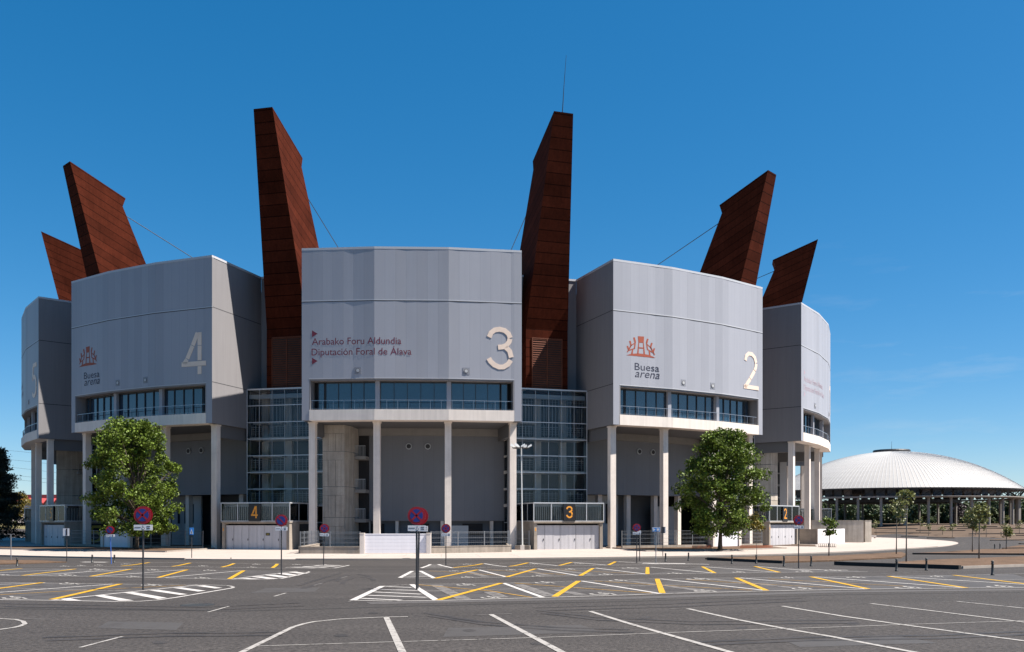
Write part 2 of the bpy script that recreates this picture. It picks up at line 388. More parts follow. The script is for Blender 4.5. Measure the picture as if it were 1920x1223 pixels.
def strip_obj(name, mats, parent, items):
    """items: (sa, sb, z0, z1, off0, off1, mat)"""
    b = MB()
    for sa, sb, z0, z1, o0, o1, mi in items:
        ks = [sa] + [k for k in (FL, 2 * FL) if sa < k < sb] + [sb]
        for a, c in zip(ks[:-1], ks[1:]):
            m = (a + c) / 2; i = min(2, int(m / FL)); t = (VF[i + 1] - VF[i]).normalized(); n = Vector((t.y, -t.x, 0))
            f = lambda s, o: VF[i] + t * (s - i * FL) + n * o
            p = [f(a, o0), f(c, o0), f(c, o1), f(a, o1)]
            q = [(k.x, k.y, z0) for k in p] + [(k.x, k.y, z1) for k in p]
            b.hexa(q, mi)
            if mi == 0 and name == 'balcony_slab':
                e = n * 0.002
                b.face([(p[3] + e).to_tuple()[:2] + (z0,), (p[2] + e).to_tuple()[:2] + (z0,), (p[2] + e).to_tuple()[:2] + (z1,), (p[3] + e).to_tuple()[:2] + (z1,)], 0, [(a, z0), (c, z0), (c, z1), (a, z1)])
    return b.build(name, mats, parent, fix=(name != 'balcony_slab'))
def lower_wall(parent, zb, even):
    b = MB(); n = 6
    for i in range(n):
        a0, a1 = W * (-1 + 2 * i / n), W * (-1 + 2 * (i + 1) / n)
        p, q = pol(51.3, a0), pol(51.3, a1); u0 = i * 3.1
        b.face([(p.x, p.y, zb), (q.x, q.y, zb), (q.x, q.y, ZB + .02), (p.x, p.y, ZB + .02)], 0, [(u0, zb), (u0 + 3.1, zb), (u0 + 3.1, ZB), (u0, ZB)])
        p1, q1 = pol(50.6, a0), pol(50.6, a1)
        b.face([(p.x, p.y, zb), (q.x, q.y, zb), (q1.x, q1.y, zb), (p1.x, p1.y, zb)], 0)
        p, q = pol(51.8, a0), pol(51.8, a1); p1, q1 = pol(51.32, a0), pol(51.32, a1)
        b.hexa([(k.x, k.y, ZB - .75) for k in (p, q, q1, p1)] + [(k.x, k.y, ZB + .01) for k in (p, q, q1, p1)], 5)
        rr = 46.5 if even else 50.6
        p, q = pol(rr, a0), pol(rr, a1)
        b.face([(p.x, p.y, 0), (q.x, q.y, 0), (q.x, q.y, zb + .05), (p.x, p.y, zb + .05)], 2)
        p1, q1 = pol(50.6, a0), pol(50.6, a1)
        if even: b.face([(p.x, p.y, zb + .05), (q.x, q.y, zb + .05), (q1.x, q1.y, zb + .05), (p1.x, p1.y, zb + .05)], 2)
    T = lambda a: pol(1, a + math.pi / 2)
    if even:
        for d in (-6.6, -2.2, 2.4, 6.9): b.obox(pol(50.4, R_(d)), T(R_(d)), 0.28, 0.28, 0, zb, 1)
        b.obox(pol(48.5, R_(-5.4)), T(R_(-5.4)), 2.7, 0.1, 0, zb, 4)          # room walls set back in the dark
        b.obox(pol(48.5, R_(6.9)), T(R_(6.9)), 1.6, 0.1, 0, zb - 1.2, 4)
        for k in range(3): b.obox(pol(48.63, R_(-7.0 + k * 1.5)), T(R_(-5.4)), 0.2, 0.03, 2.6, 4.9, 3)
    else:
        for d, w in ((-4.9, .7), (0.7, .55), (6.6, 1.1)): b.obox(pol(50.66, R_(d)), T(R_(d)), w, 0.05, 1.4, 2.6, 3)
        for d in (-6.0, -2.5, 2.9, 8.9): b.obox(pol(50.9, R_(d)), T(R_(d)), 0.16, 0.25, 0, zb, 1)
        b.obox(pol(50.68, R_(4.5)), T(R_(4.5)), 1.4, 0.05, 0, 2.4, 4)
    return b.build('lower_wall', ['wall', 'concrete', 'base', 'void', 'slat', 'beamgrey'], parent, fix=False)
def strokes_on_facade(name, m, parent, strokes, s0, z0, sw, zh, off=0.012, thick=0.03):
    """strokes: list of (points in 0..1, width in m) raised off the front as plates"""
    b = MB()
    for pts, w in strokes:
        P = [(s0 + p[0] * sw, z0 + p[1] * zh) for p in pts]
        dense = [P[0]]
        for a, c in zip(P[:-1], P[1:]):
            k = max(1, int(math.hypot(c[0] - a[0], c[1] - a[1]) / 0.5))
            dense += [(a[0] + (c[0] - a[0]) * j / k, a[1] + (c[1] - a[1]) * j / k) for j in range(1, k + 1)]
        L_, Rr = ribbon_pts(dense, w)
        for k in range(len(dense) - 1):
            q = [Rr[k], Rr[k + 1], L_[k + 1], L_[k]]
            b.hexa([fac(p.x, p.y, off) for p in q] + [fac(p.x, p.y, off + thick) for p in q])
    return b.build(name, m, parent)
def text_on_facade(lines, off=0.014):
    b = MB()
    for body, cap, s0, z0, width, shear in lines:
        hv, _ = text_mesh(body[0] if body[0].isupper() else 'x', 1.0); size = cap / max(p[1] for p in hv)
        v, f = text_mesh(body, size, shear)
        xs = [p[0] for p in v]; x0, x1 = min(xs), max(xs); k = width / (x1 - x0)
        V = [fac(s0 + (p[0] - x0) * k, z0 + p[1], off) for p in v]
        i = len(b.v); b.v += [tuple(p) for p in V]
        for q in f: b.f.append(tuple(i + j for j in q)); b.m.append(0); b.uv.append(None)
    return b
def polys_on_facade(b, polys, off=0.014):
    for P in polys: b.face([fac(s, z, off) for s, z in P])
DIG = {
 '3': [[(.10, .76), (.17, .86), (.3, .93), (.48, .95), (.66, .925), (.80, .85), (.86, .755)], [(.85, .735), (.82, .66), (.72, .58), (.58, .54), (.42, .53)],
       [(.70, .535), (.84, .45), (.90, .30)], [(.88, .235), (.78, .14), (.62, .075), (.46, .07), (.28, .12), (.15, .2), (.09, .27)]],
 '2': [[(.12, .75), (.18, .87), (.34, .945), (.55, .945), (.74, .87), (.83, .73)], [(.835, .71), (.80, .60), (.74, .53)], [(.73, .51), (.45, .29)], [(.44, .275), (.22, .13), (.10, .03)], [(.02, .055), (1.0, .055)]],
 '4': [[(.66, .99), (.46, .70)], [(.45, .685), (.24, .39)], [(.23, .375), (.10, .27)], [(.0, .255), (1.0, .255)], [(.74, 1.0), (.74, .69)], [(.74, .675), (.74, .33)], [(.74, .19), (.74, 0.0)]],
 '5': [[(.92, .94), (.22, .94)], [(.25, .93), (.15, .53)], [(.15, .55), (.35, .62), (.6, .60), (.8, .5), (.87, .34)], [(.87, .32), (.8, .17), (.6, .08), (.4, .065), (.1, .14)]],
 '1': [[(.55, 1.0), (.55, .5)], [(.55, .485), (.55, 0)], [(.55, .95), (.25, .78)]],
 '6': [[(.8, .95), (.35, .75), (.12, .4), (.15, .2), (.4, .06), (.7, .1), (.88, .3), (.7, .52), (.4, .56), (.15, .35)]],
 '0': [[(.5, .95), (.15, .75), (.12, .3), (.5, .06), (.86, .3), (.86, .7), (.5, .95)]]}
def emblem_polys():
    k = 0.0537 / 11.12
    def c(x, y): return (1.53 + (x - 155) / 610 * 3.58, 17.03 + H + (565 - (y - (x - 155) * 50 / 610)) * k)
    polys = [[(395, 160), (525, 165), (518, 300), (408, 295)], [(408, 290), (424, 298), (410, 535), (380, 535)], [(502, 298), (518, 296), (546, 545), (512, 540)],
             [(412, 393), (515, 400), (516, 426), (408, 418)], [(275, 450), (302, 438), (290, 545), (253, 545)], [(618, 470), (650, 480), (662, 575), (630, 565)],
             [(155, 567), (260, 537), (400, 525), (540, 540), (650, 565), (765, 614), (700, 614), (540, 602), (360, 583), (240, 575)]]
    st = [([(315, 188), (342, 290)], 36), ([(342, 285), (325, 430)], 27), ([(330, 422), (200, 468), (176, 503)], 23), ([(338, 305), (250, 365), (215, 430)], 20),
          ([(232, 262), (255, 362)], 34), ([(180, 370), (207, 455)], 32), ([(256, 362), (192, 485)], 22),
          ([(602, 212), (577, 300)], 36), ([(576, 295), (597, 445)], 25), ([(590, 436), (728, 512), (745, 555)], 22), ([(585, 330), (665, 395), (700, 460)], 18),
          ([(688, 298), (660, 392)], 34), ([(740, 412), (714, 505)], 30), ([(662, 392), (728, 515)], 22)]
    for pts, w in st:
        L_, Rr = ribbon_pts(pts, w)
        for j in range(len(pts) - 1):
            polys.append([(p.x, p.y) for p in (Rr[j], Rr[j + 1], L_[j + 1], L_[j])])
    return [[c(*p) for p in P] for P in polys]
def shaft(fb):
    # concrete shaft with landings at the left end
    b = MB(); A = [pol(55.9, R_(-9.7)), pol(55.9, R_(-7.36)), pol(53.9, R_(-6.95)), pol(51.4, R_(-7.0)), pol(51.4, R_(-9.7))]
    zz = [0, 3.25, 6.4, 10.0, ZB - .02]
    for z0, z1 in zip(zz[:-1], zz[1:]):
        b.prism([(p.x, p.y) for p in A], z0 + .02, z1 - .02, 0)
        B_ = [p * 0.9996 for p in A]; b.prism([(p.x, p.y) for p in B_], z1 - .05, z1 + .05, 2)
        for dd in (-9.1, -8.3, -7.7):
            q = pol(55.915, R_(dd)); b.obox(q, pol(1, R_(dd) + math.pi / 2), .008, .008, z0 + .06, z1 - .9, 1)
        q = pol(55.915, R_(-8.53)); b.obox(q, pol(1, R_(-8.53) + math.pi / 2), 1.13, .008, z1 - .9, z1 - .885, 1)
    b.build('concrete_shaft', ['rawconc', 'joint', 'base'], fb)
    b = MB()
    for z in (3.1, 6.2, 9.7): b.prism([(p.x, p.y) for p in (pol(53.4, R_(-7.0)), pol(53.2, R_(-5.75)), pol(51.35, R_(-5.75)), pol(51.35, R_(-7.0)))], z - .35, z, 0)
    b.prism([(p.x, p.y) for p in (pol(51.6, R_(-7.0)), pol(51.6, R_(-5.8)), pol(51.31, R_(-5.8)), pol(51.31, R_(-7.0)))], 0, ZB - .76, 1)
    for z in (3.1, 6.2, 9.7):
        for j in range(8):
            q = pol(53.15, R_(-6.95 + j * .16)); b.obox(q, (1, 0), .015, .015, z, z + 1.05, 2)
        b.wallseg(pol(53.15, R_(-6.95)), pol(53.1, R_(-5.8)), .03, z + 1.05, z + 1.1, 2)
    b.build('stair_landing', ['beamgrey', 'void', 'slat'], fb)

proto = {}
def make_unit(k):
    num = 3 - k; even = num % 2 == 0
    phi = TH + k * BAY
    if 'fac' not in proto:
        fb = facade_mesh(arena)
        strip_obj('balcony_slab', ['slab'], fb, [(S0 + .015, S1 - .015, ZB - .01, ZSLAB, -1.5, 0.03, 0)])
        bays = [(1.35, 1.95, 1), (2.1, 7.2, 4), (7.72, 14.27, 5), (14.78, 19.6, 4), (19.75, 20.35, 1)]
        for a, c, n in bays:
            w = strip_obj('window', ['mullion'], fb, [(a, c, ZOPEN - .33, ZOPEN - .22, -1.16, -0.98, 0), (a, c, ZSLAB, ZSLAB + .06, -1.16, -0.98, 0)]
                          + [(a + (c - a) * j / n - .022, a + (c - a) * j / n + .022, ZSLAB + .06, ZOPEN - .33, -1.16, -0.98, 0) for j in range(n + 1)])
            strip_obj('pane', ['glass'], w, [(a, c, ZSLAB + .06, ZOPEN - .33, -1.13, -1.10, 0)])
        its = [(S0 + .15, S1 - .15, ZSLAB + .885, ZSLAB + .93, -.165, -.12, 0), (S0 + .15, S1 - .15, ZSLAB + .12, ZSLAB + .135, -.15, -.135, 0)]
        x = S0 + .25
        while x < S1 - .2: its.append((x - .012, x + .012, ZSLAB, ZSLAB + .88, -.165, -.125, 0)); x += 1.06
        strip_obj('balcony_railing', ['rail'], fb, its)
        for d in (-9.75, -3.42, 3.42, 9.75):
            b = MB(); b.obox(pol(58.55, R_(d)), pol(1, R_(d) + math.pi / 2), 0.32, 0.32, 0, ZB - .012, 0)
            b.obox(pol(58.55, R_(d)), pol(1, R_(d) + math.pi / 2), 0.40, 0.36, ZB - .16, ZB - .014, 0)
            b.build('column', 'concrete', fb)
        for d in (-9.75, 9.75):
            b = MB(); a, c = pol(58.2, R_(d)), pol(51.85, R_(d)); b.wallseg(a, c, 0.45, ZB - 1.3, ZB, 0)
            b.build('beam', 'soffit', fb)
        proto['fac'] = fb; fb.rotation_euler.z = phi
    else:
        fb = copy_tree(proto['base'], arena); fb.rotation_euler.z = phi
    if 'base' not in proto:
        proto['base'] = fb
    return fb, num, even
units = []
for k in (0, 1, -1, 2, -2, 3, -3): units.append(make_unit(k))
for fb, num, even in units:
    lw = lower_wall(fb, 5.85 if even else 2.9, even)
    if not even: shaft(fb)
    b = MB()
    for d in (-1.05, 1.2):
        p = pol(51.3, R_(d)); n = pol(1, R_(d))
        b = MB(); b.tube([p + n * .0 + Vector((0, 0, 10.85)), p + n * .12 + Vector((0, 0, 10.85))], .33, 16, 0)
        b.tube([p + n * .05 + Vector((0, 0, 10.85)), p + n * .15 + Vector((0, 0, 10.85))], .24, 14, 1)
        b.build('air_vent', ['slat', 'joint'], fb)
    for q in ((8.75, 12.98) if even else (5.59, 16.14)):
        p = fac(q, 14.68 + H); i = int(q / FL); t = (VF[i + 1] - VF[i]).normalized(); n = Vector((t.y, -t.x, 0))
        b = MB(); b.obox(p + n * .0, t, .34, .012, 14.34 + H, 15.02 + H, 0)
        b.tube([p + n * .01, p + n * .05], .22, 16, 1)
        b.tube([p + n * .02, p + n * .06], .15, 14, 2)
        b.build('spotlight', ['panel', 'panel_side', 'slat'], fb)
    dg = str(num)
    wd = {2: .44, 4: .47}.get(num, .48)
    if dg in DIG:
        sw = 2.75 if num != 4 else 3.05
        strokes_on_facade('numeral', 'cream', fb, [(p, wd) for p in DIG[dg]], 18.12 if num != 4 else 17.85, 14.86 + H, sw, 4.22)
    if even:
        b = MB(); polys_on_facade(b, emblem_polys()); b.build('emblem', 'logo', fb, fix=False)
        b = text_on_facade([('Buesa', .72, 2.56, 15.60 + H, 3.02, 0), ('arena', .53, 2.6, 14.86 + H, 3.02, 0.25)])
        b.build('lettering', 'navy', fb, fix=False)
    else:
        b = text_on_facade([('Arabako Foru Aldundia', .66, 1.03, 17.24 + H, 8.8, 0), ('Diputaci\u00f3n Foral de \u00c1lava', .66, 0.99, 16.21 + H, 9.83, 0)])
        b.build('lettering', 'magenta' if num != 1 else 'pink', fb, fix=False)
        for zc in (18.33, 15.66):
            b = MB(); b.face([fac(1.03, zc + .33 + H, .014), fac(1.03, zc - .33 + H, .014), fac(1.6, zc + H, .014)])
            b.build('arrow_mark', 'magenta' if num != 1 else 'pink', fb, fix=False)

# drum, roof
for k in range(12):
    b = MB()
    a0, a1 = TH + (k + .5) * BAY - (BAY / 2 - W), TH + (k + .5) * BAY + (BAY / 2 - W)
    p, q = pol(51.28, a0), pol(51.28, a1)
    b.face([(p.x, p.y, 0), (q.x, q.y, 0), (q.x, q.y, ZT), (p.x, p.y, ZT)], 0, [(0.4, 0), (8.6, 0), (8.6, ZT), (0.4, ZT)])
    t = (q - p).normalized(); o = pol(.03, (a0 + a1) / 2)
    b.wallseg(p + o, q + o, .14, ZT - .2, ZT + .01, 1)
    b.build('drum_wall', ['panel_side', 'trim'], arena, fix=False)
b = MB(); b.lathe((0, 0, 0), [(51.2, ZT - 1.6), (40, ZT + .2), (25, ZT + 1.6), (8, ZT + 2.3), (.1, ZT + 2.4)], 48); b.build('roof', 'roof', arena, shade=True)
b = MB(); b.lathe((0, 0, 0), [(46.2, 0), (46.2, 24)], 72); b.build('inner_core', 'void', arena)

# fins
def hwid(z): return 1.036 + .0628 * (44.37 - max(z, 23.35))
def make_mast():
    P = [(53.3, 16.4), (53.3, 23.35), (58.49, 44.37), (52.08, 41.69), (52.47, 40.61), (47.56, 28.85), (46.4, 26.0), (46.4, 16.4)]
    b = MB(); V = lambda r, z, sg: (sg * hwid(z), -r, z)
    uvv = lambda r, z, sg=0: (r + sg, z - .418 * r)
    # refine: cut the sides into courses so that the taper stays flat
    for sg in (-1, 1): b.face([V(r, z, sg) for r, z in P], 0, [uvv(r, z) for r, z in P])
    for (r0, z0), (r1, z1) in zip(P, P[1:] + P[:1]):
        b.face([V(r0, z0, -1), V(r0, z0, 1), V(r1, z1, 1), V(r1, z1, -1)], 0, [(-hwid(z0), uvv(r0, z0)[1]), (hwid(z0), uvv(r0, z0)[1]), (hwid(z1), uvv(r1, z1)[1]), (-hwid(z1), uvv(r1, z1)[1])])
    m = b.build('fin', 'corten', arena)
    l = MB(); l.box(-1.62, 1.62, -53.33, -53.28, 16.9, 22.3, 1)
    for x in (-1.72, -0.06, 1.62): l.box(x, x + (.12 if abs(x) < 1 else .1), -53.42, -53.29, 16.9, 22.4, 0)
    l.box(-1.72, 1.72, -53.42, -53.29, 22.3, 22.42, 0)
    z = 17.0
    while z < 22.25:
        for x0, x1 in ((-1.62, -.06), (.06, 1.62)):
            l.hexa([(x0, -53.40, z), (x1, -53.40, z), (x1, -53.34, z + .05), (x0, -53.34, z + .05), (x0, -53.40, z + .045), (x1, -53.40, z + .045), (x1, -53.34, z + .16), (x0, -53.34, z + .16)], 0)
        z += .235
    l.build('louvre', ['louvre', 'void'], m)
    c = MB(); c.tube([(0, -52.3, 40.3), (0, -12, 25.0)], .045, 6); c.build('stay_cable', 'pole', m)
    return m
m0 = make_mast(); m0.rotation_euler.z = TH - .5 * BAY
for k in (.5, -1.5, 1.5, -2.5, 2.5, 3.5, -3.5):
    m = copy_tree(m0, arena); m.rotation_euler.z = TH + k * BAY
    if k == .5:
        a = MB(); a.tube([(.05, -57.9, 44.1), (.12, -58.25, 47.2), (.2, -58.7, 50.1)], [.05, .03, .015], 6); a.build('lightning_rod', 'pole', m)

# glazed stairwells between the blocks
def make_stair():
    g = MB(); hw = 4.36; yf = -53.8; zt = 16.9
    yb = -51.32; wb = hw - (53.8 - 51.32) * .0815
    root_b = MB()
    # frame: transoms, mullions
    for i in range(10):
        z = zt - i * 1.77
        if z < .1: break
        root_b.box(-hw, hw, yf - .05, yf + .05, z - (.10 if i == 0 else .045), z + .045)
        for sg in (-1, 1): root_b.wallseg((sg * hw, yf), (sg * wb, yb), .08, z - .045, z + .045)
    for j in range(7):
        x = -hw + 2 * hw * j / 6
        root_b.box(x - (.04 if j in (0, 6) else .014), x + (.04 if j in (0, 6) else .014), yf - .04, yf + .04, 0, zt)
    for sg in (-1, 1):
        root_b.wallseg((sg * hw, yf), (sg * (hw - .08), yf + .9), .05, 0, zt)
    fr = root_b.build('glazed_stairwell', 'frame', arena)
    g.box(-hw + .05, hw - .05, yf + .012, yf + .018, 0, zt - .1); g.build('glazing', 'clear', fr)
    g = MB()
    for sg in (-1, 1): g.wallseg((sg * (hw - .03), yf + .06), (sg * wb, yb), .01, 0, zt - .1)
    g.build('side_glazing', 'clear', fr)
    r = MB(); r.box(-hw + .06, hw - .06, yf + .06, yb, zt - .12, zt - .03); r.box(-hw + .1, hw - .1, yf + .25, yf + .6, zt - 1.0, zt - .55); r.build('stair_roof', 'slat', fr)
    for z in (13.35, 11.6, 9.8, 8.05, 6.3, 4.5):
        s = MB()
        if z in (11.6, 8.05, 4.5): s.box(-hw + .12, hw - .12, yf + .35, yb, z - .1, z + .22)
        else: s.box(-hw + .12, -.8, yf + .9, yb, z - .1, z + .12)
        s.build('stair_floor', 'concrete', fr)
    for x in (-3.3, -.55, 2.35):
        s = MB(); s.box(x - .38, x + .38, yb - .55, yb - .02, 0, zt - .12); s.build('stair_column', 'concrete', fr)
    s = MB()
    for z in (11.82, 8.27, 4.72, 15.0):
        x = -hw + .3
        while x < hw - .2:
            s.box(x - .02, x + .02, yf + .42, yf + .46, z, z + (1.3 if z < 14 else -1.6)); x += .42
        s.box(-hw + .2, hw - .2, yf + .41, yf + .47, z + 1.05, z + 1.1)
        for q in (.35, .6, .85): s.box(-hw + .2, hw - .2, yf + .43, yf + .45, z + q, z + q + .025)
    x = -hw + .3
    while x < hw - .2: s.box(x - .02, x + .02, yf + .7, yf + .74, 12.0, 16.2); x += .34
    s.build('balustrade', 'slat', fr)
    s = MB(); s.box(-wb + .05, wb - .05, yb - .012, yb - .006, 0, zt - .1)
    for sg in (-1, 1): s.wallseg((sg * (hw - .16), yf + .5), (sg * (wb - .12), yb - .02), .02, 0, zt - .13)
    s.build('inner_wall', 'wall', fr)
    return fr
st0 = make_stair(); st0.rotation_euler.z = TH - .5 * BAY
for k in (.5, -1.5, 1.5, -2.5, 2.5):
    s = copy_tree(st0, arena); s.rotation_euler.z = TH + k * BAY

# entrance pavilions
def make_pavilion(num):
    hw, yf, yb = 3.65, -60.0, -53.9
    b = MB()
    for sg in (-1, 1):
        b.box(*(sorted((sg * hw, sg * (hw - .3)))), yf, yb, 0, 2.72, 0)
    b.box(-hw + .3, hw - .3, yf + .1, yf + .4, 2.62, 2.72, 0)
    b.box(-hw - .08, hw + .08, yf - .12, yb, 2.72, 2.86, 0)
    b.box(-hw + .3, hw - .3, yf + .7, yf + .8, 0, 2.62, 1)
    b.box(hw + .004, hw + .02, yf + 2.2, yb - .4, .1, 2.6, 1)
    p = b.build('entrance_pavilion', ['dirtyconc', 'void'], arena)
    lw = 2 * (hw - .33) / 8
    for j in range(8):
        x0 = -hw + .33 + j * lw; d = MB()
        d.box(x0 + .008, x0 + lw - (.008 if j % 2 else .03), yf + .25, yf + .31, .03, 2.46, 0)
        if j % 2 == 0: d.box(x0 + lw - .14, x0 + lw - .08, yf + .2, yf + .25, .95, 1.15, 1)
        d.box(x0 + .1, x0 + .106, yf + .246, yf + .25, .1, 2.4, 1)
        d.build('door', ['door', 'mullion'], p)
    c = MB(); ty0, ty1, z0, z1 = yf - .1, yb, 2.86, 4.74
    c.box(-hw - .1, hw + .1, ty0, ty0 + .1, z1 - .12, z1); c.box(-hw - .1, hw + .1, ty0, ty0 + .1, z0, z0 + .07)
    for x in (-hw - .1, -hw / 2 - .1, hw / 2, hw + .02): c.box(x, x + .08, ty0 + .01, ty0 + .09, z0 + .07, z1 - .12)
    for sg in (-1, 1):
        x0, x1 = sorted((sg * (hw + .1), sg * (hw + .02)))
        c.box(x0, x1, ty0 + .1, ty1, z1 - .12, z1 - .002); c.box(x0, x1, ty0 + .1, ty1, z0 + .002, z0 + .07)
        for q in (2, 4): c.box(x0, x1, ty0 + q, ty0 + q + .06, z0 + .07, z1 - .12)
    c.box(-hw + .02, hw - .02, ty0 + .1, ty1, z1 - .06, z1 - .02)
    c.build('canopy_frame', 'frame', p)
    g = MB(); g.box(-hw, hw, ty0 + .04, ty0 + .05, z0 + .07, z1 - .12)
    for sg in (-1, 1): g.box(*sorted((sg * (hw + .055), sg * (hw + .065))), ty0 + .12, ty1, z0 + .07, z1 - .12)
    g.build('canopy_glazing', 'screen', p)
    s = MB(); x = -hw + .08
    while x < hw - .05: s.box(x - .04, x + .04, ty0 + .3, ty0 + .36, z0 + .05, z1 - .4); x += .215
    y = ty0 + .5
    while y < ty1:
        for sg in (-1, 1): s.box(*sorted((sg * (hw - .12), sg * (hw - .06))), y, y + .08, z0 + .05, z1 - .4)
        y += .3
    s.box(-hw + .05, hw - .05, ty0 + .32, ty0 + .42, z1 - .42, z1 - .14)
    s.build('canopy_slat', 'slat', p)
    s = MB(); s.box(-hw + .2, hw - .2, ty0 + 2.6, ty0 + 2.7, z0, z1 - .07); s.build('canopy_back', 'wall', p)
    n = MB(); n.box(-.62, .62, ty0 - .08, ty0 + .04, z0 + .02, z1 - .13, 0)
    for pts in DIG[str(num)]:
        pts = [(-.36 + q[0] * .72, 3.17 + q[1] * 1.2) for q in pts]; L_, Rr = ribbon_pts(pts, .15)
        for j in range(len(pts) - 1):
            n.face([(q.x, ty0 - .086, q.y) for q in (Rr[j], Rr[j + 1], L_[j + 1], L_[j])], 1)
    n.build('number_sign', ['black', 'orange'], p)
    if num == 4:
        n = MB(); n.box(1.0, 1.45, yf + .23, yf + .247, 1.45, 1.72, 0); n.box(1.08, 1.37, yf + .222, yf + .23, 1.52, 1.56, 1); n.box(1.08, 1.37, yf + .222, yf + .23, 1.61, 1.65, 1)
        n.build('door_notice', ['black', 'dimamber'], p)
    if num == 5:
        n = MB()
        for pts in DIG['5']:
            pts = [(0.6 + q[0] * 1.5, .45 + q[1] * 1.9) for q in pts]; L_, Rr = ribbon_pts(pts, .3)
            for j in range(len(pts) - 1): n.face([(hw + .028, yf + 2.0 + q.x, q.y) for q in (Rr[j], Rr[j + 1], L_[j + 1], L_[j])], 0)
        n.build('side_numeral', ['dimamber'], p, fix=False)
    n = MB(); n.box(-hw + .1, -hw + .2, yf - .012, yf - .002, 1.9, 2.2); n.build('small_sticker', 'orange', p)
    return p
for num, k in ((4, -.5), (3, .5), (5, -1.5), (2, 1.5), (6, -2.5), (1, 2.5)):
    p = make_pavilion(num); p.rotation_euler.z = TH + k * BAY

# ------------------------------------------------------------------ ground
def grid_axis(parts):
    out = []
    for a, c, st in parts:
        n = max(1, round((c - a) / st)); out += [a + (c - a) * i / n for i in range(n)]
    return out + [parts[-1][1]]
xs = grid_axis([(-1500, -300, 150), (-300, -130, 17), (-130, 190, 4), (190, 400, 15), (400, 2200, 200)])
ys = grid_axis([(-40, 59, 11), (59, 110, 6), (110, 200, 3), (200, 320, 8), (320, 600, 40), (600, 3200, 260)])
b = MB(); b.v = [(x, y, zg(x, y)) for y in ys for x in xs]; nx = len(xs)
def soil_kind(x, y):
    r = math.hypot(x - CX, y - CY)
    if y > 330 or x < -170: return 2
    if x > 30 and (y > 112 + 0.05 * (x - 60)) and r > 88: return 1
    if x < 0 and r > 96 and y > 110: return 2
    return 0
for j in range(len(ys) - 1):
    for i in range(nx - 1):
        b.f.append((j * nx + i, j * nx + i + 1, (j + 1) * nx + i + 1, (j + 1) * nx + i))
        b.m.append(soil_kind((xs[i] + xs[i + 1]) / 2, (ys[j] + ys[j + 1]) / 2)); b.uv.append(None)
tag(b.build('ground', ['asphalt', 'dirt', 'grass'], fix=False), kind='structure')

def pave_r(deg):
    K = [(-180, 78), (-75, 78), (-40, 79), (-25, 79.6), (-8, 81.5), (8, 81.0), (25, 79.3), (42, 75.8), (60, 75.5), (75, 76.3), (95, 76.5), (180, 78)]
    for (a, r), (c, q) in zip(K[:-1], K[1:]):
        if a <= deg <= c: return r + (q - r) * (deg - a) / (c - a)
b = MB(); N_ = 240
ring = [(CX + pave_r(-180 + 360 * i / N_) * math.sin(R_(-180 + 360 * i / N_)), CY - pave_r(-180 + 360 * i / N_) * math.cos(R_(-180 + 360 * i / N_))) for i in range(N_)]
b.prism(ring, -.05, .06, 0)
random.seed(3)
tag(b.build('pavement', ['paving']), kind='structure')
b = MB()
for i in range(N_):
    a, c = ring[i], ring[(i + 1) % N_]; deg = -180 + 360 * i / N_
    if -60 < deg < 50 and not (-9.5 < deg < -3): b.wallseg(a, c, .15, -.02, .115, 0)
tag(b.build('kerb', ['kerb']), kind='structure')
# paving joints: shallow dark strips
b = MB()
for r in (64.5, 67.5, 70.5, 73.5, 76.5):
    for i in range(-34, 34):
        a0, a1 = R_(i * 2), R_(i * 2 + 2)
        if abs(i * 2 - 1.8) < 12 and r < 71: continue
        p, q = pol(r, a0), pol(r, a1); p1, q1 = pol(r + .025, a0), pol(r + .025, a1)
        b.face([(CX + k.x, CY + k.y, .0645) for k in (p, q, q1, p1)])
for i in range(-30, 30):
    a = R_(i * 2.3); t = pol(.0125, a + math.pi / 2); p, q = pol(62.5 if abs(i * 2.3 - 1.8) > 12 else 71.5, a), pol(76.8, a)
    b.face([(CX + k.x, CY + k.y, .0645) for k in (p - t, q - t, q + t, p + t)])
tag(b.build('pavement_joints', mat('paving joint', (0.19, 0.165, 0.145), .9), fix=False), kind='structure')

def sheet(name, pix, h, m, edge=None, ew=.14, eh=None, skip=()):
    P = [G(*p) for p in pix]; b = MB()
    z = max(zg(p.x, p.y) for p in P)
    tops = [(p.x, p.y, zg(p.x, p.y) + h) for p in P]; n = len(P); i = len(b.v)
    b.v += tops + [(p.x, p.y, zg(p.x, p.y) - .1) for p in P]
    b.f.append(tuple(range(n))); b.m.append(0); b.uv.append(None)
    for k in range(n): b.f.append((k, (k + 1) % n, n + (k + 1) % n, n + k)); b.m.append(0); b.uv.append(None)
    o = tag(b.build(name, m), kind='structure')
    if edge:
        e = MB()
        for k in range(n):
            if k in skip: continue
            a, c = P[k], P[(k + 1) % n]; zz = [zg(a.x, a.y), zg(c.x, c.y)]
            d = (c - a); d.z = 0; t = Vector((-d.y, d.x, 0)).normalized() * ew / 2
            q = [a - t, c - t, c + t, a + t]; zq = [zz[0], zz[1], zz[1], zz[0]]
            e.hexa([(p.x, p.y, w - .08) for p, w in zip(q, zq)] + [(p.x, p.y, w + (eh or h + .03)) for p, w in zip(q, zq)])
        tag(e.build('kerb', edge), kind='structure')
    return o
sheet('soil_bed', [(-40, 1030.5), (120, 1033.5), (311, 1037), (409, 1030), (404, 1024.6), (200, 1025.5), (-40, 1027.5)], .16, 'soil', 'kerb', skip=(3, 4, 5, 6))
sheet('soil_bed', [(1137, 1028.6), (1211, 1035.5), (1392, 1033), (1474, 1030), (1420, 1024.5), (1300, 1024), (1149, 1025)], .16, 'soil', 'kerb', skip=(3, 4, 5, 6))
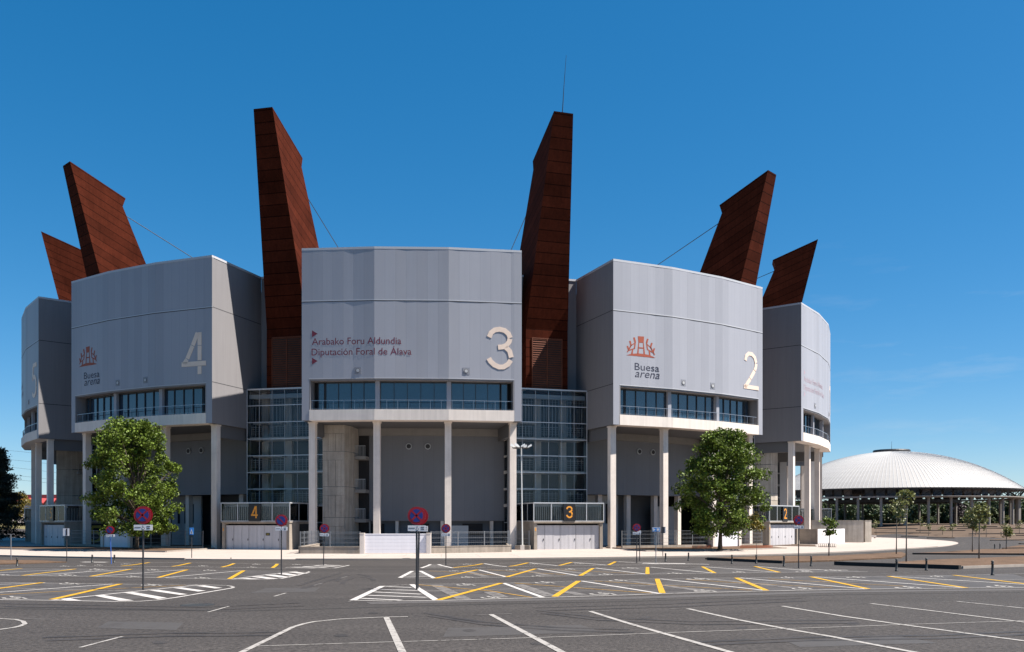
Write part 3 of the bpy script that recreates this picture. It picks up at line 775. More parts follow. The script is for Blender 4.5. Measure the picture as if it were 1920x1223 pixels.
sheet('soil_bed', [(1425, 1024), (1530, 1026), (1530, 1023.6), (1425, 1021)], .1, 'soil', 'kerb', skip=(3,))
sheet('soil_island', [(1322, 1049), (1440, 1045), (1560, 1044.5), (1690, 1037), (1700, 1041), (1690, 1047), (1560, 1053), (1470, 1056), (1400, 1052.6)], .1, 'soil')
sheet('soil_island', [(1684, 1056.5), (1760, 1052), (1990, 1043), (1990, 1060), (1804, 1066.5), (1684, 1060.5)], .12, 'soil', 'kerb', skip=(0, 1, 2, 5))
sheet('soil_island', [(1711, 1039.3), (1772, 1036.5), (1847, 1031.5), (1990, 1029), (1990, 1041)], .1, 'soil')
sheet('soil_island', [(1880, 1029), (1912, 1024), (1990, 1022), (1990, 1028)], .1, 'soil')
sheet('soil_island', [(-60, 1051), (70, 1052), (125, 1055), (40, 1058), (-60, 1060)], .06, 'soil')
def kerbline(a, c, w, h, m='kerbing', n=6):
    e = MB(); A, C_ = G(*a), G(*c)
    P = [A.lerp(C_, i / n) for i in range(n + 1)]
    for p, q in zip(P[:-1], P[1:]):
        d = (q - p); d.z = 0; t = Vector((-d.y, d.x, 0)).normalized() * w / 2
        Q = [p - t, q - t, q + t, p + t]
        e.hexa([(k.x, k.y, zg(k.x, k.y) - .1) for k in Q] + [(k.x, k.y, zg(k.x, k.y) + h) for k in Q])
    return tag(e.build('dark_kerbing' if m == 'kerbing' else 'kerb', m), kind='structure')
kerbline((1327, 1050.5), (1468, 1056.8), .2, .2); kerbline((1566, 1059.5), (1800, 1068), .2, .24)  # island kerbs, their front shade painted in as a dark colour
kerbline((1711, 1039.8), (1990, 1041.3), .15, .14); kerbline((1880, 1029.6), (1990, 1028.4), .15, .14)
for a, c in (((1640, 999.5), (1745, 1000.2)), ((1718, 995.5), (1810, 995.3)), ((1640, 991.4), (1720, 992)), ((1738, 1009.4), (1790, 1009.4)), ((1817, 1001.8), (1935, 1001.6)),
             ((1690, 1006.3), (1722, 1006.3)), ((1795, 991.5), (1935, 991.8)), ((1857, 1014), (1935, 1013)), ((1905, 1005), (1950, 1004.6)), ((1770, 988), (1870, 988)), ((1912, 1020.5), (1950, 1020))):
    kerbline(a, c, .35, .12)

# ------------------------------------------------------------------ painted markings
class Paint:
    def __init__(s): s.b = MB()
    def line(s, pts, w, mi, px=True, dz=.008):
        P = [G(*p) if px else Vector(p) for p in pts]
        D = [P[0]]
        for a, c in zip(P[:-1], P[1:]):
            k = max(1, int((c - a).length / 1.5))
            D += [a.lerp(c, j / k) for j in range(1, k + 1)]
        L_, Rr = ribbon_pts([(p.x, p.y) for p in D], w)
        z = lambda p: zg(p.x, p.y) + dz
        for k in range(len(D) - 1):
            q = (Rr[k], Rr[k + 1], L_[k + 1], L_[k]); s.b.face([(p.x, p.y, z(p)) for p in q], mi)
    def quad(s, pts, mi, dz=.008):
        s.b.face([G(*p, dz) for p in pts], mi)
pt = Paint(); Wt, Wn, Ft, Ye, Oy, Dk = 0, 1, 2, 3, 4, 5
# nearest row, right of the aisle
pt.line([(662, 1126), (720, 1127.5), (822, 1126.5), (1018, 1121), (1180, 1116), (1242, 1113.5), (1439, 1108.5), (1631, 1105), (1815, 1103), (1990, 1102)], .12, Wt)
pt.line([(716, 1099.5), (772, 1096.3), (940, 1094), (1085, 1090), (1232, 1085.8), (1380, 1084), (1518, 1082), (1660, 1081), (1785, 1079.5), (1990, 1074)], .11, Wn)
pt.line([(795, 1109), (1080, 1102), (1240, 1097.5), (1430, 1094), (1560, 1091), (1920, 1087)], .1, Wn, dz=.009)
pt.line([(662, 1126), (717, 1099.5)], .2, Wt, dz=.010); pt.line([(772, 1096.3), (818, 1126)], .2, Wt, dz=.010)
for a, c in (((722, 1100.5), (773, 1102.3)), ((713, 1106), (783, 1108)), ((701, 1110.7), (790, 1115)), ((690, 1117), (800, 1121)), ((677, 1122.7), (752, 1126.2))):
    pt.line([a, c], .22, Wt, dz=.012)
for a, c in (((822, 1126), (940, 1094)), ((1040, 1119.5), (1085, 1090)), ((1242, 1113), (1232, 1086)), ((1437, 1108), (1380, 1084)), ((1628, 1105), (1520, 1082)), ((1812, 1103), (1665, 1081)), ((1960, 1100), (1788, 1079))):
    pt.line([a, c], .2, Ye, dz=.014)
for a, c in (((944, 1094), (1018, 1121)), ((1090, 1090), (1237, 1113.5)), ((1238, 1086), (1437, 1108)), ((1386, 1084), (1625, 1105)), ((1525, 1082), (1812, 1103)), ((1670, 1081), (1930, 1097))):
    pt.line([a, c], .17, Wt, dz=.011)
for P in (((784, 1097), (920, 1109), (997, 1121)), ((965, 1094), (1075, 1102.5), (1222, 1113)), ((1115, 1090), (1230, 1097.5), (1410, 1107.5)), ((1285, 1087), (1390, 1094), (1560, 1102.5)), ((1440, 1086), (1600, 1095), (1700, 1100))):
    pt.line(P, .1, Oy, dz=.013)
for P in (((817, 1097.5), (870, 1124)), ((917, 1110), (942, 1121)), ((970, 1096), (1035, 1119)), ((1042, 1106), (1090, 1116)), ((1180, 1090), (1330, 1110)), ((1330, 1086), (1500, 1104))):
    pt.line(P, .42, Ft, dz=.0095)
def symbol(px, py, w, h):                      # wheelchair pictogram painted on a bay, w x h in photo pixels
    a, c = G(px - w / 2, py), G(px + w / 2, py); n, f = G(px, py + h / 2), G(px, py - h / 2)
    ux = (c - a) / 2; uy = (f - n) / 2; o = (n + f) / 2
    q = lambda x, y: Vector((o.x + ux.x * x + uy.x * y, o.y + ux.y * x + uy.y * y, 0))
    def pl(P):
        pp = [q(*p) for p in P]; pt.b.face([(p.x, p.y, zg(p.x, p.y) + .015) for p in pp], Wn)
    for k in range(10):
        t0, t1 = 2 * math.pi * k / 12 + 2.6, 2 * math.pi * (k + 1) / 12 + 2.6
        pl([(-.15 + .62 * math.cos(t0), -.3 + .62 * math.sin(t0)), (-.15 + .62 * math.cos(t1), -.3 + .62 * math.sin(t1)), (-.15 + .36 * math.cos(t1), -.3 + .36 * math.sin(t1)), (-.15 + .36 * math.cos(t0), -.3 + .36 * math.sin(t0))])
    pl([(-.3, .95), (.0, .95), (.0, .72), (-.3, .72)]); pl([(-.25, .65), (.02, .65), (.1, -.1), (-.15, -.1)]); pl([(.0, .05), (.55, .05), (.55, -.15), (.0, -.15)]); pl([(.45, .0), (.65, .0), (.95, -.8), (.72, -.85)]); pl([(0, .42), (.5, .42), (.5, .27), (0, .27)])
for s in ((872, 1097, 44, 4.5), (1020, 1093, 46, 4.2), (1158, 1089, 44, 4), (918, 1121, 46, 5), (1128, 1114, 62, 5.5), (1308, 1086, 56, 4), (1320, 1108.5, 52, 5), (1475, 1083.5, 30, 3.5), (1502, 1104, 48, 5), (1700, 1102, 62, 4.5), (1872, 1100, 62, 4.5), (1603, 1083, 44, 3.2), (1755, 1081.5, 30, 3),
          (850, 1071, 22, 2.6), (875, 1082.5, 30, 3), (957, 1069, 24, 2.6), (1008, 1080.5, 30, 3), (1068, 1067.5, 24, 2.6), (1135, 1077.5, 34, 3), (1264, 1075.5, 34, 3), (1384, 1073, 30, 3), (1507, 1072.5, 42, 3), (1180, 1065.6, 40, 2.6), (1560, 1070, 40, 3),
          (128, 1095, 46, 4), (282, 1097.5, 48, 4), (25, 1121.5, 58, 6), (125, 1079, 42, 3.2), (248, 1082, 34, 3.2), (378, 1084, 36, 3.2), (180, 1068, 34, 2.8), (286, 1069, 28, 2.8), (392, 1070, 30, 2.8), (0, 1078, 40, 3),
          (120, 1062, 22, 2), (152, 1061, 20, 2), (184, 1060, 20, 2), (235, 1058, 24, 2), (480, 1058.5, 20, 2), (380, 1061.5, 24, 2), (472, 1064, 22, 2), (555, 1059, 20, 2), (875, 1058.5, 20, 2), (1000, 1058, 20, 2), (1085, 1057.5, 22, 2)):
    symbol(*s)
# second row, right
pt.line([(750, 1083.7), (816, 1085), (950, 1082.5), (1087, 1080), (1214, 1077), (1340, 1075.3), (1462, 1073.7), (1627, 1072.5)], .12, Wt)
pt.line([(770, 1071.2), (895, 1069), (1004, 1067), (1112, 1065.5), (1214, 1063.7), (1317, 1063), (1415, 1062.5), (1517, 1067.5), (1610, 1071)], .11, Wn)
pt.line([(750, 1083.7), (773, 1071.3)], .2, Wt, dz=.01); pt.line([(788, 1071), (815, 1085)], .2, Wt, dz=.01)
for t in (.18, .38, .58, .78): pt.line([(773 - 23 * t + 2, 1071.3 + 12.4 * t), (788 + 27 * t - 2, 1071 + 14 * t)], .24, Wt, dz=.012)
for a, c in (((816, 1085), (895, 1069)), ((950, 1082.5), (1004, 1067)), ((1088, 1080), (1112, 1066)), ((1214, 1077), (1214, 1064)), ((1340, 1075), (1317, 1063)), ((1461, 1073.7), (1415, 1062.5))):
    pt.line([a, c], .2, Ye, dz=.014)
for a, c in (((898, 1069), (950, 1082.5)), ((1008, 1067), (1083, 1079.7)), ((1116, 1065.5), (1212, 1077)), ((1220, 1064), (1338, 1075)), ((1322, 1063.3), (1458, 1073.5)), ((1420, 1062.8), (1520, 1071))):
    pt.line([a, c], .17, Wt, dz=.011)
for P in (((805, 1071), (950, 1080)), ((915, 1069), (1060, 1078)), ((1020, 1067.5), (1190, 1076))): pt.line(P, .1, Oy, dz=.013)
for P in (((870, 1070), (912, 1082)), ((975, 1068), (1030, 1080)), ((1040, 1068.5), (1110, 1078))): pt.line(P, .4, Ft, dz=.0095)
# third row, right
pt.line([(790, 1065.5), (850, 1065.5), (950, 1063), (1050, 1061), (1140, 1060), (1330, 1058.7)], .12, Wt)
pt.line([(806, 1058.7), (905, 1057.2), (990, 1055.5), (1072, 1054.6), (1155, 1053.5), (1250, 1052.5)], .11, Wn)
pt.line([(790, 1065.5), (807, 1058.6)], .2, Wt, dz=.01); pt.line([(822, 1058.6), (849, 1065.5)], .2, Wt, dz=.01)
for t in (.25, .5, .75): pt.line([(807 - 17 * t + 2, 1058.6 + 6.9 * t), (822 + 27 * t - 2, 1058.6 + 6.9 * t)], .24, Wt, dz=.012)
for a, c in (((850, 1065), (905, 1057.5)), ((955, 1062.5), (990, 1055.7)), ((1049, 1060.8), (1072, 1054.8)), ((1141, 1060), (1154, 1053.6))): pt.line([a, c], .22, Ye, dz=.014)
for a, c in (((908, 1057.3), (950, 1063)), ((993, 1055.7), (1045, 1061)), ((1075, 1055), (1138, 1060)), ((1158, 1053.7), (1235, 1058))): pt.line([a, c], .18, Wt, dz=.011)
pt.line([(1205, 1056.3), (1285, 1057.2)], .8, Wt, dz=.01); pt.line([(1285, 1057), (1330, 1058.5)], .2, Wt, dz=.01)
pt.line([(1500, 1068), (1590, 1069.5)], .5, Wn); pt.line([(1650, 1076.2), (1760, 1071.5), (1990, 1066)], .1, Ft)
# left side
pt.line([(-60, 1124), (0, 1125), (97, 1126.2), (220, 1128.6), (262, 1128), (295, 1125.7), (330, 1120.8), (436, 1103)], .12, Wt)
pt.line([(436, 1103), (437.5, 1101.2), (432, 1099.3), (425, 1098.3), (370, 1096.4), (250, 1096), (120, 1094.3), (0, 1092.5), (-60, 1091.6)], .12, Wn)
pt.line([(97, 1126), (220, 1113), (370, 1097.5)], .13, Wt, dz=.01)
for q in (((112, 1124.3), (130, 1122.5), (154, 1127.3), (125, 1127.3)), ((175, 1117.5), (193, 1116.2), (251, 1127), (224, 1127.6)), ((232, 1112.2), (250, 1111), (313, 1121.8), (296, 1124.2)), ((280, 1108), (297, 1106.7), (352, 1115.2), (337, 1116.3)), ((324, 1103), (341, 1102.2), (386, 1108.6), (371, 1110)), ((366, 1099), (383, 1098.2), (417, 1103.2), (403, 1104.2))):
    pt.quad(q, Wt, .012)
for a, c in (((98, 1124.8), (226, 1095.6)), ((-45, 1110), (80, 1093))): pt.line([a, c], .2, Ye, dz=.014)
pt.line([(-60, 1119), (0, 1116), (125, 1109), (350, 1098)], .1, Oy, dz=.013); pt.line([(-60, 1116), (0, 1111.3), (210, 1096)], .15, Wt, dz=.011); pt.line([(0, 1102.5), (250, 1109)], .09, Wn, dz=.009)
pt.line([(-40, 1098), (85, 1093.4)], .14, Wt, dz=.011)
pt.line([(-60, 1078), (0, 1079.2), (170, 1081.3), (297, 1083.7), (425, 1086.5), (500, 1087), (527, 1085.3), (555, 1079.5), (580, 1073.2)], .12, Wt)
pt.line([(580, 1073.2), (578, 1071.9), (557, 1071.5), (462, 1070.2), (250, 1067.6), (0, 1066), (-60, 1065.6)], .11, Wn)
pt.line([(436, 1086.3), (500, 1078), (557, 1071.6)], .13, Wt, dz=.01)
for a, c in (((455, 1085), (480, 1086.6)), ((480, 1081.6), (512, 1086)), ((505, 1078.4), (535, 1083.2)), ((528, 1075.6), (553, 1079.6)), ((548, 1073.2), (570, 1076))): pt.line([a, c], .5, Wt, dz=.012)
for a, c in (((42, 1079.7), (142, 1067.4)), ((170, 1081.3), (246, 1067.7)), ((297, 1083.5), (351, 1068.8)), ((430, 1086.2), (457, 1070.4)), ((-80, 1078), (40, 1066.6))): pt.line([a, c], .2, Ye, dz=.014)
for a, c in (((55, 1079.5), (240, 1068)), ((180, 1081.2), (345, 1069)), ((310, 1083.5), (452, 1070.6)), ((-60, 1077.5), (138, 1067.6))): pt.line([a, c], .15, Wt, dz=.011)
for P in (((90, 1080), (200, 1068)), ((150, 1069), (300, 1079))): pt.line(P, .3, Ft, dz=.0095)
pt.line([(0, 1061.5), (322, 1062.7), (416, 1064), (511, 1065.3), (600, 1066.2), (627, 1065.6), (655, 1060.2)], .12, Wt)
pt.line([(655, 1060.2), (610, 1059), (520, 1057.6), (439, 1056.8), (357, 1055.8), (150, 1054)], .11, Wn)
pt.line([(535, 1064.5), (612, 1059.2)], .13, Wt, dz=.01)
for a, c in (((548, 1064.2), (590, 1065.6)), ((568, 1062.6), (612, 1065)), ((590, 1061.2), (630, 1063.5)), ((606, 1060), (642, 1061.8))): pt.line([a, c], .4, Wt, dz=.012)
for a, c in (((322, 1062.7), (357, 1056)), ((416, 1064), (439, 1057)), ((511, 1065.2), (520, 1057.8)), ((228, 1062), (280, 1055.3))): pt.line([a, c], .22, Ye, dz=.014)
pt.line([(155, 1054.2), (200, 1054.6)], .6, Wt, dz=.01)
# foreground bays
def faded(pts, w, mi=Wn): pt.line(pts, w, mi)
faded([(395, 1248), (455, 1223), (550, 1176), (571, 1170), (590, 1166.3), (640, 1161.3), (722, 1157.7), (765, 1157)], .1)
faded([(724, 1157.6), (754, 1223), (762, 1242)], .12)
faded([(477, 1212.5), (700, 1205.5), (915, 1199.3), (1080, 1194), (1240, 1187.5), (1472, 1179.5), (1555, 1177), (1690, 1172), (1910, 1165), (1990, 1162.4)], .05)
faded([(885, 1153.8), (920, 1152.6), (960, 1151.3)], .06, Ft); faded([(920, 1152.5), (1000, 1195), (1052, 1223), (1090, 1243)], .12)
faded([(1071, 1148), (1142, 1145.6)], .06, Ft); faded([(1107, 1147), (1180, 1170), (1240, 1187.2), (1367, 1223), (1440, 1244)], .12)
faded([(1256, 1142.6), (1320, 1141)], .06, Ft); faded([(1290, 1142), (1380, 1162), (1472, 1179.5), (1560, 1194.5), (1710, 1223), (1820, 1244)], .12)
faded([(1429, 1138), (1496, 1136.2)], .06, Ft); faded([(1466, 1137), (1580, 1156), (1692, 1172), (1920, 1202.5), (2000, 1213)], .12)
faded([(1599, 1133), (1661, 1131.6)], .06, Ft); faded([(1630, 1132), (1740, 1145), (1905, 1165.4), (1990, 1176)], .11)
faded([(1767, 1128.7), (1830, 1127.4)], .06, Ft); faded([(1792, 1128), (1920, 1141), (1990, 1148)], .1)
faded([(-10, 1160.2), (30, 1162.3), (43, 1165.5), (47, 1170.5), (38, 1174.5), (25, 1177.5), (0, 1181), (-10, 1183)], .09)
faded([(25, 1160.6), (96, 1162.4)], .06, Ft); faded([(150, 1215), (229, 1194.3)], .06); faded([(390, 1148.4), (429, 1137.6)], .06)
faded([(514, 1118.8), (536, 1112.5)], .07); faded([(589, 1098.2), (604, 1094)], .08, Ft); faded([(639, 1084.6), (651, 1081.2)], .09, Ft); faded([(652, 1129), (664, 1125.5)], .07, Ft)
o = pt.b.build('road_markings', ['p_white', 'p_worn', 'p_faint', 'p_yellow', 'p_oldyellow'], fix=False); tag(o, kind='structure')
wb = Paint()
wb.quad([(665, 1126), (1018, 1121), (1085, 1090), (772, 1096.3)], 0, .003); wb.quad([(1018, 1121), (1439, 1108.5), (1380, 1084), (1085, 1090)], 0, .003); wb.quad([(1439, 1108.5), (1990, 1101), (1900, 1077), (1380, 1084)], 0, .003)
wb.quad([(0, 1125), (220, 1128.4), (425, 1098.3), (0, 1092.5)], 0, .003); wb.quad([(0, 1079), (500, 1086.6), (560, 1071.6), (0, 1066)], 0, .003); wb.quad([(760, 1084), (1214, 1077), (1214, 1063.7), (790, 1071)], 0, .003); wb.quad([(1214, 1077), (1627, 1072.5), (1517, 1067.5), (1317, 1063)], 0, .003)
wb.quad([(830, 1195), (1130, 1186), (1090, 1172), (840, 1178)], 1, .003); wb.quad([(180, 1178), (330, 1182), (345, 1168), (205, 1165)], 1, .003); wb.quad([(1500, 1214), (1760, 1206), (1690, 1194), (1470, 1201)], 1, .003); wb.quad([(470, 1112), (590, 1110), (600, 1102), (500, 1103)], 1, .003)
for cx_, cy_, rx, ry in ((880, 1183, 13, 2.4), (1210, 1158, 12, 1.8), (1010, 1207, 16, 3), (640, 1192, 14, 2.6), (300, 1205, 15, 3), (1390, 1178, 12, 2), (1120, 1106, 9, 1), (1340, 1098, 9, 1), (180, 1104, 9, 1), (700, 1150, 10, 1.3), (1600, 1170, 12, 2)):
    wb.quad([(cx_ + rx * math.cos(t * math.pi / 7), cy_ + ry * math.sin(t * math.pi / 7)) for t in range(14)], 2, .0035)
tag(wb.b.build('asphalt_patches', [paint('worn bay asphalt', (0.056, 0.051, 0.048), .47, .9), paint('patched asphalt', (0.049, 0.045, 0.043), .42, 1.2), paint('oil stain', (0.022, 0.02, 0.019), .49, 2.2)], fix=False), kind='structure')
tm = Paint()
for P in ([(800, 1150), (900, 1166), (1040, 1177), (1180, 1181)], [(632, 1090), (640, 1082), (655, 1078)], [(670, 1077), (690, 1080), (692, 1084)], [(0, 1132), (200, 1136), (380, 1139), (560, 1131)], [(1000, 1140), (1250, 1133), (1500, 1122)],
          [(1300, 1205), (1500, 1196), (1750, 1192), (1960, 1183)], [(80, 1196), (300, 1188), (520, 1186)], [(560, 1098), (600, 1086), (640, 1074)], [(1010, 1145), (1120, 1158), (1300, 1166), (1600, 1163)]):
    tm.line(P, .2, 0, dz=.006)
    tm.line([(x + 9, y + 5.5) for x, y in P], .2, 0, dz=.0065)
tag(tm.b.build('tyre_marks', [paint('tyre rubber', (0.022, 0.02, 0.02), .52, 1.3)], fix=False), kind='structure')
# slot drain across the lot and a repaired patch
d = Paint()
d.line([(-60, 1140.6), (0, 1141.2), (225, 1144), (440, 1146), (640, 1141.2), (765, 1137), (920, 1133), (1180, 1128), (1400, 1120.5), (1560, 1116), (1700, 1113.5), (1990, 1110)], .11, 0, dz=.005)
tag(d.b.build('drain', [mat('drain slot', (0.018, 0.017, 0.017), .9, var=.3, vscale=3)], fix=False), kind='structure')
d = Paint()
d.line([(690, 1131.3), (920, 1126.5), (1180, 1121.5), (1560, 1110), (1990, 1105)], .9, 0, dz=.004)
tag(d.b.build('road', [mat('repaired asphalt', (0.047, 0.042, 0.040), .85, var=.1, fine=.2, fscale=9)], fix=False), kind='structure')
def manhole(px, py, r, label):
    p = G(px, py); z = zg(p.x, p.y) if p.y < 66 else .062
    b = MB(); b.lathe((p.x, p.y, z), [(r, .0), (r, .012), (r * .86, .014), (r * .84, .008), (.01, .009)], 24)
    tag(b.build('manhole_cover', 'iron', fix=True), label, 'manhole cover')
manhole(370, 1135, .42, 'dark round manhole cover in the foreground asphalt left of the aisle')
manhole(337, 1048.8, .3, 'manhole cover in the pale pavement in front of the left tree bed')
manhole(762, 1048.5, .3, 'manhole cover in the pale pavement in front of the white gate')

# ------------------------------------------------------------------ forecourt walls, fences, gate
def ground_z(p): return .06 if math.hypot(p.x - CX, p.y - CY) < 80 else zg(p.x, p.y)
def low_wall(a, c, h, t, label, m='dirtyconc', z0=None):
    b = MB(); z = .0 if z0 is None else z0
    b.wallseg(a, c, t, z, h); b.wallseg(a, c, t + .06, h, h + .06)
    return tag(b.build('concrete_wall', m), label, 'wall')
def mesh_fence(a, c, z0, z1, label, step=2.4):
    a = Vector((a[0], a[1], 0)); c = Vector((c[0], c[1], 0)); d = c - a; L = d.length; u = d.normalized()
    root = empty('mesh_fence', ((a.x + c.x) / 2, (a.y + c.y) / 2, z0)); tag(root, label, 'fence')
    o = Vector(((a.x + c.x) / 2, (a.y + c.y) / 2, 0)); n = max(1, round(L / step))
    for i in range(n + 1):
        p = a + u * (L * i / n) - o; b = MB(); b.obox(p, u, .03, .03, 0, z1 - z0 + .04); b.build('post', 'steel', root)
    b = MB(); z = .06
    while z < z1 - z0:
        b.wallseg(a - o, c - o, .008, z, z + .006); z += .2
    x = .08
    while x < L:
        b.obox(a + u * x - o, u, .0025, .0025, .05, z1 - z0); x += .2
    for z in (.3, .72, 1.14, z1 - z0 - .03): b.wallseg(a - o + Vector((0, 0, 0)), c - o, .03, z, z + .022)
    b.build('mesh_panel', 'steel', root)
    return root
fa, fb_, fc, fd = G(563, 1039.5), G(675, 1039.5), G(808, 1039), G(956, 1036.5)
low_wall(fa, fb_, .62, .3, 'stained low concrete wall left of the white gate', z0=0)
mesh_fence(fa, fb_, .68, 1.95, 'wire mesh fence on the low wall left of the white gate')
ra = at(597, 90.5, 0)
low_wall(fa, ra, .62, .3, 'short low concrete wall running back beside entrance four', z0=0)
mesh_fence(fa, ra, .68, 1.95, 'wire mesh fence running back beside entrance four')
low_wall(fc, fd, .62, .3, 'stained low concrete wall right of the white gate', z0=0)
mesh_fence(fc, fd, .68, 1.95, 'wire mesh fence on the low wall right of the white gate')
rb = at(952, 90, 0)
low_wall(fd, rb, .62, .3, 'short low concrete wall running back beside the lamp post', z0=0)
mesh_fence(fd, rb, .68, 1.95, 'wire mesh fence running back beside the lamp post')
low_wall(at(966, 90.3, 0), at(994, 90.0, 0), .42, .3, 'short low concrete wall between the lamp post and entrance three', z0=0)
mesh_fence(at(966, 90.6, 0), at(992, 90.3, 0), .45, 1.9, 'short wire mesh fence between the lamp post and entrance three')
gp = [(G(679.3, 1040), 'left'), (G(804, 1039.6), 'right')]
for p, w in gp:
    b = MB(); b.obox((0, 0), (1, 0), .19, .19, 0, 1.8); b.obox((0, 0), (1, 0), .21, .21, 1.8, 1.86)
    o = b.build('gate_post', 'concrete'); o.location = (p.x, p.y, 0); tag(o, 'square concrete post at the %s end of the white gate' % w, 'gate post', 'posts of the white gate')
a, c = G(684, 1040), G(799.5, 1039.6); b = MB(); b.wallseg(a, c, .06, .12, 1.72)
L = (c - a).length; u = (c - a).normalized(); nn = Vector((u.y, -u.x, 0))
for k in range(5): b.wallseg(a + nn * .0265, c + nn * .0265, .01, .42 + k * .3, .432 + k * .3, 1)
b.wallseg(a, c, .1, 1.72, 1.8)
tag(b.build('sliding_gate', ['whitegate', 'door']), 'long white sheet metal sliding gate between two concrete posts', 'gate')
# fences in front of the bases of the even blocks
for num, k, lab in ((4, -1, 'behind the left plane tree'), (2, 1, 'behind the right plane tree')):
    phi = TH + k * BAY; C0 = Vector((CX, CY, 0))
    P = [C0 + pol(60.4, phi + R_(d)) for d in (-9.6, -3.3, 3.3, 9.6)]
    for j, wh in enumerate(('left stretch', 'middle stretch', 'right stretch')):
        b = MB(); b.wallseg(P[j], P[j + 1], .25, 0, .38 - .01 * j)
        tag(b.build('concrete_wall', 'dirtyconc'), 'low concrete footing wall %s, %s' % (lab, wh), 'wall')
        mesh_fence(P[j], P[j + 1], .38, 1.88, 'wire mesh fence %s, %s' % (lab, wh), 2.2)
# white door panel and post behind the trees
for num, k, w in ((4, -1, 'left'), (2, 1, 'right')):
    phi = TH + k * BAY; C0 = Vector((CX, CY, 0)); d0, d1 = (1.6, 5.0) if num == 2 else (-3.0, .6)
    a, c = C0 + pol(60.75, phi + R_(d0)), C0 + pol(60.75, phi + R_(d1)); b = MB(); b.wallseg(a, c, .08, .1, 1.85)
    b.obox(c + (c - a).normalized() * .25, c - a, .2, .16, 0, 1.9, 1); b.obox(a - (c - a).normalized() * .25, c - a, .2, .16, 0, 1.9, 1)
    tag(b.build('yard_gate', ['whitegate', 'concrete']), 'pale sheet gate between posts behind the trunk of the %s plane tree' % w, 'gate')
# walls and white gates at the right end
a, c = G(1500, 1021), G(1533, 1021.6); low_wall(a, c, 1.85, .3, 'plain concrete wall beside the doors of entrance two', z0=0)
a, c = G(1533, 1021.8), G(1564, 1021.2); b = MB(); b.wallseg(a, c, .14, .06, 1.93)
tag(b.build('white_screen', 'whitepaint'), 'bright white painted screen wall behind the young tree', 'screen wall')
a2 = G(1583, 1018.6); b = MB(); b.wallseg(c, a2, .12, .06, 1.9); tag(b.build('white_screen', 'whitegate'), 'pale grey metal screen between the white screen and the tall concrete wall', 'screen wall')
a, c = G(1521, 1018), G(1618.5, 1018.2); low_wall(a, c, 2.94, .35, 'tall concrete wall to the right of the white screen', m='rawconc', z0=0)
a, c = G(1620.5, 1017.6), at(1632.3, 123.5, 0); low_wall(a, c, 2.94, .35, 'end piece of the tall concrete wall, standing past its right corner', m='rawconc', z0=0)
p = G(1636, 1010); b = MB(); b.obox((0, 0), (1, 0), .55, .25, .3, .5); b.obox((-.4, 0), (1, 0), .1, .2, 0, .3); b.obox((.4, 0), (1, 0), .1, .2, 0, .3)
o = b.build('stone_bench', 'concrete'); o.location = p; tag(o, 'small stone bench at the right end of the concrete wall', 'bench')
# bicycle rack: low row of hoops on the pavement
a, c = G(1537 - 46, 1026), G(1527, 1026); rk = MB()
a, c = G(1536, 1027.0), G(1566, 1027.2); n = 9
for j in range(n):
    p = a.lerp(c, j / (n - 1)); rk.tube([(p.x, p.y - .25, .06), (p.x, p.y - .25, .42), (p.x + .1, p.y, .5), (p.x, p.y + .25, .42), (p.x, p.y + .25, .06)], .022, 5)
rk.tube([(a.x, a.y - .25, .09), (c.x, c.y - .25, .09)], .025, 5); rk.tube([(a.x, a.y + .25, .09), (c.x, c.y + .25, .09)], .025, 5)
tag(rk.build('bicycle_rack', 'iron'), 'low bicycle rack of dark hoops in front of the white screen', 'bicycle rack')
# orange net strips round the right bed
for (xa, xb, y), w in (((1298, 1334, 1031.5), 'left'), ((1388, 1448, 1031), 'right')):
    a, c = G(xa, y), G(xb, y); b = MB(); u = (c - a); n = 26
    for z in (.2, .3, .4): b.wallseg(a, c, .015, z, z + .04)
    for j in range(n + 1):
        p = a.lerp(c, j / n); b.obox(p, u, .02, .012, .15, .45)
    tag(b.build('barrier_net', 'netorange'), 'orange plastic net along the bed under the right plane tree, %s piece' % w, 'barrier', 'orange nets round the bed')

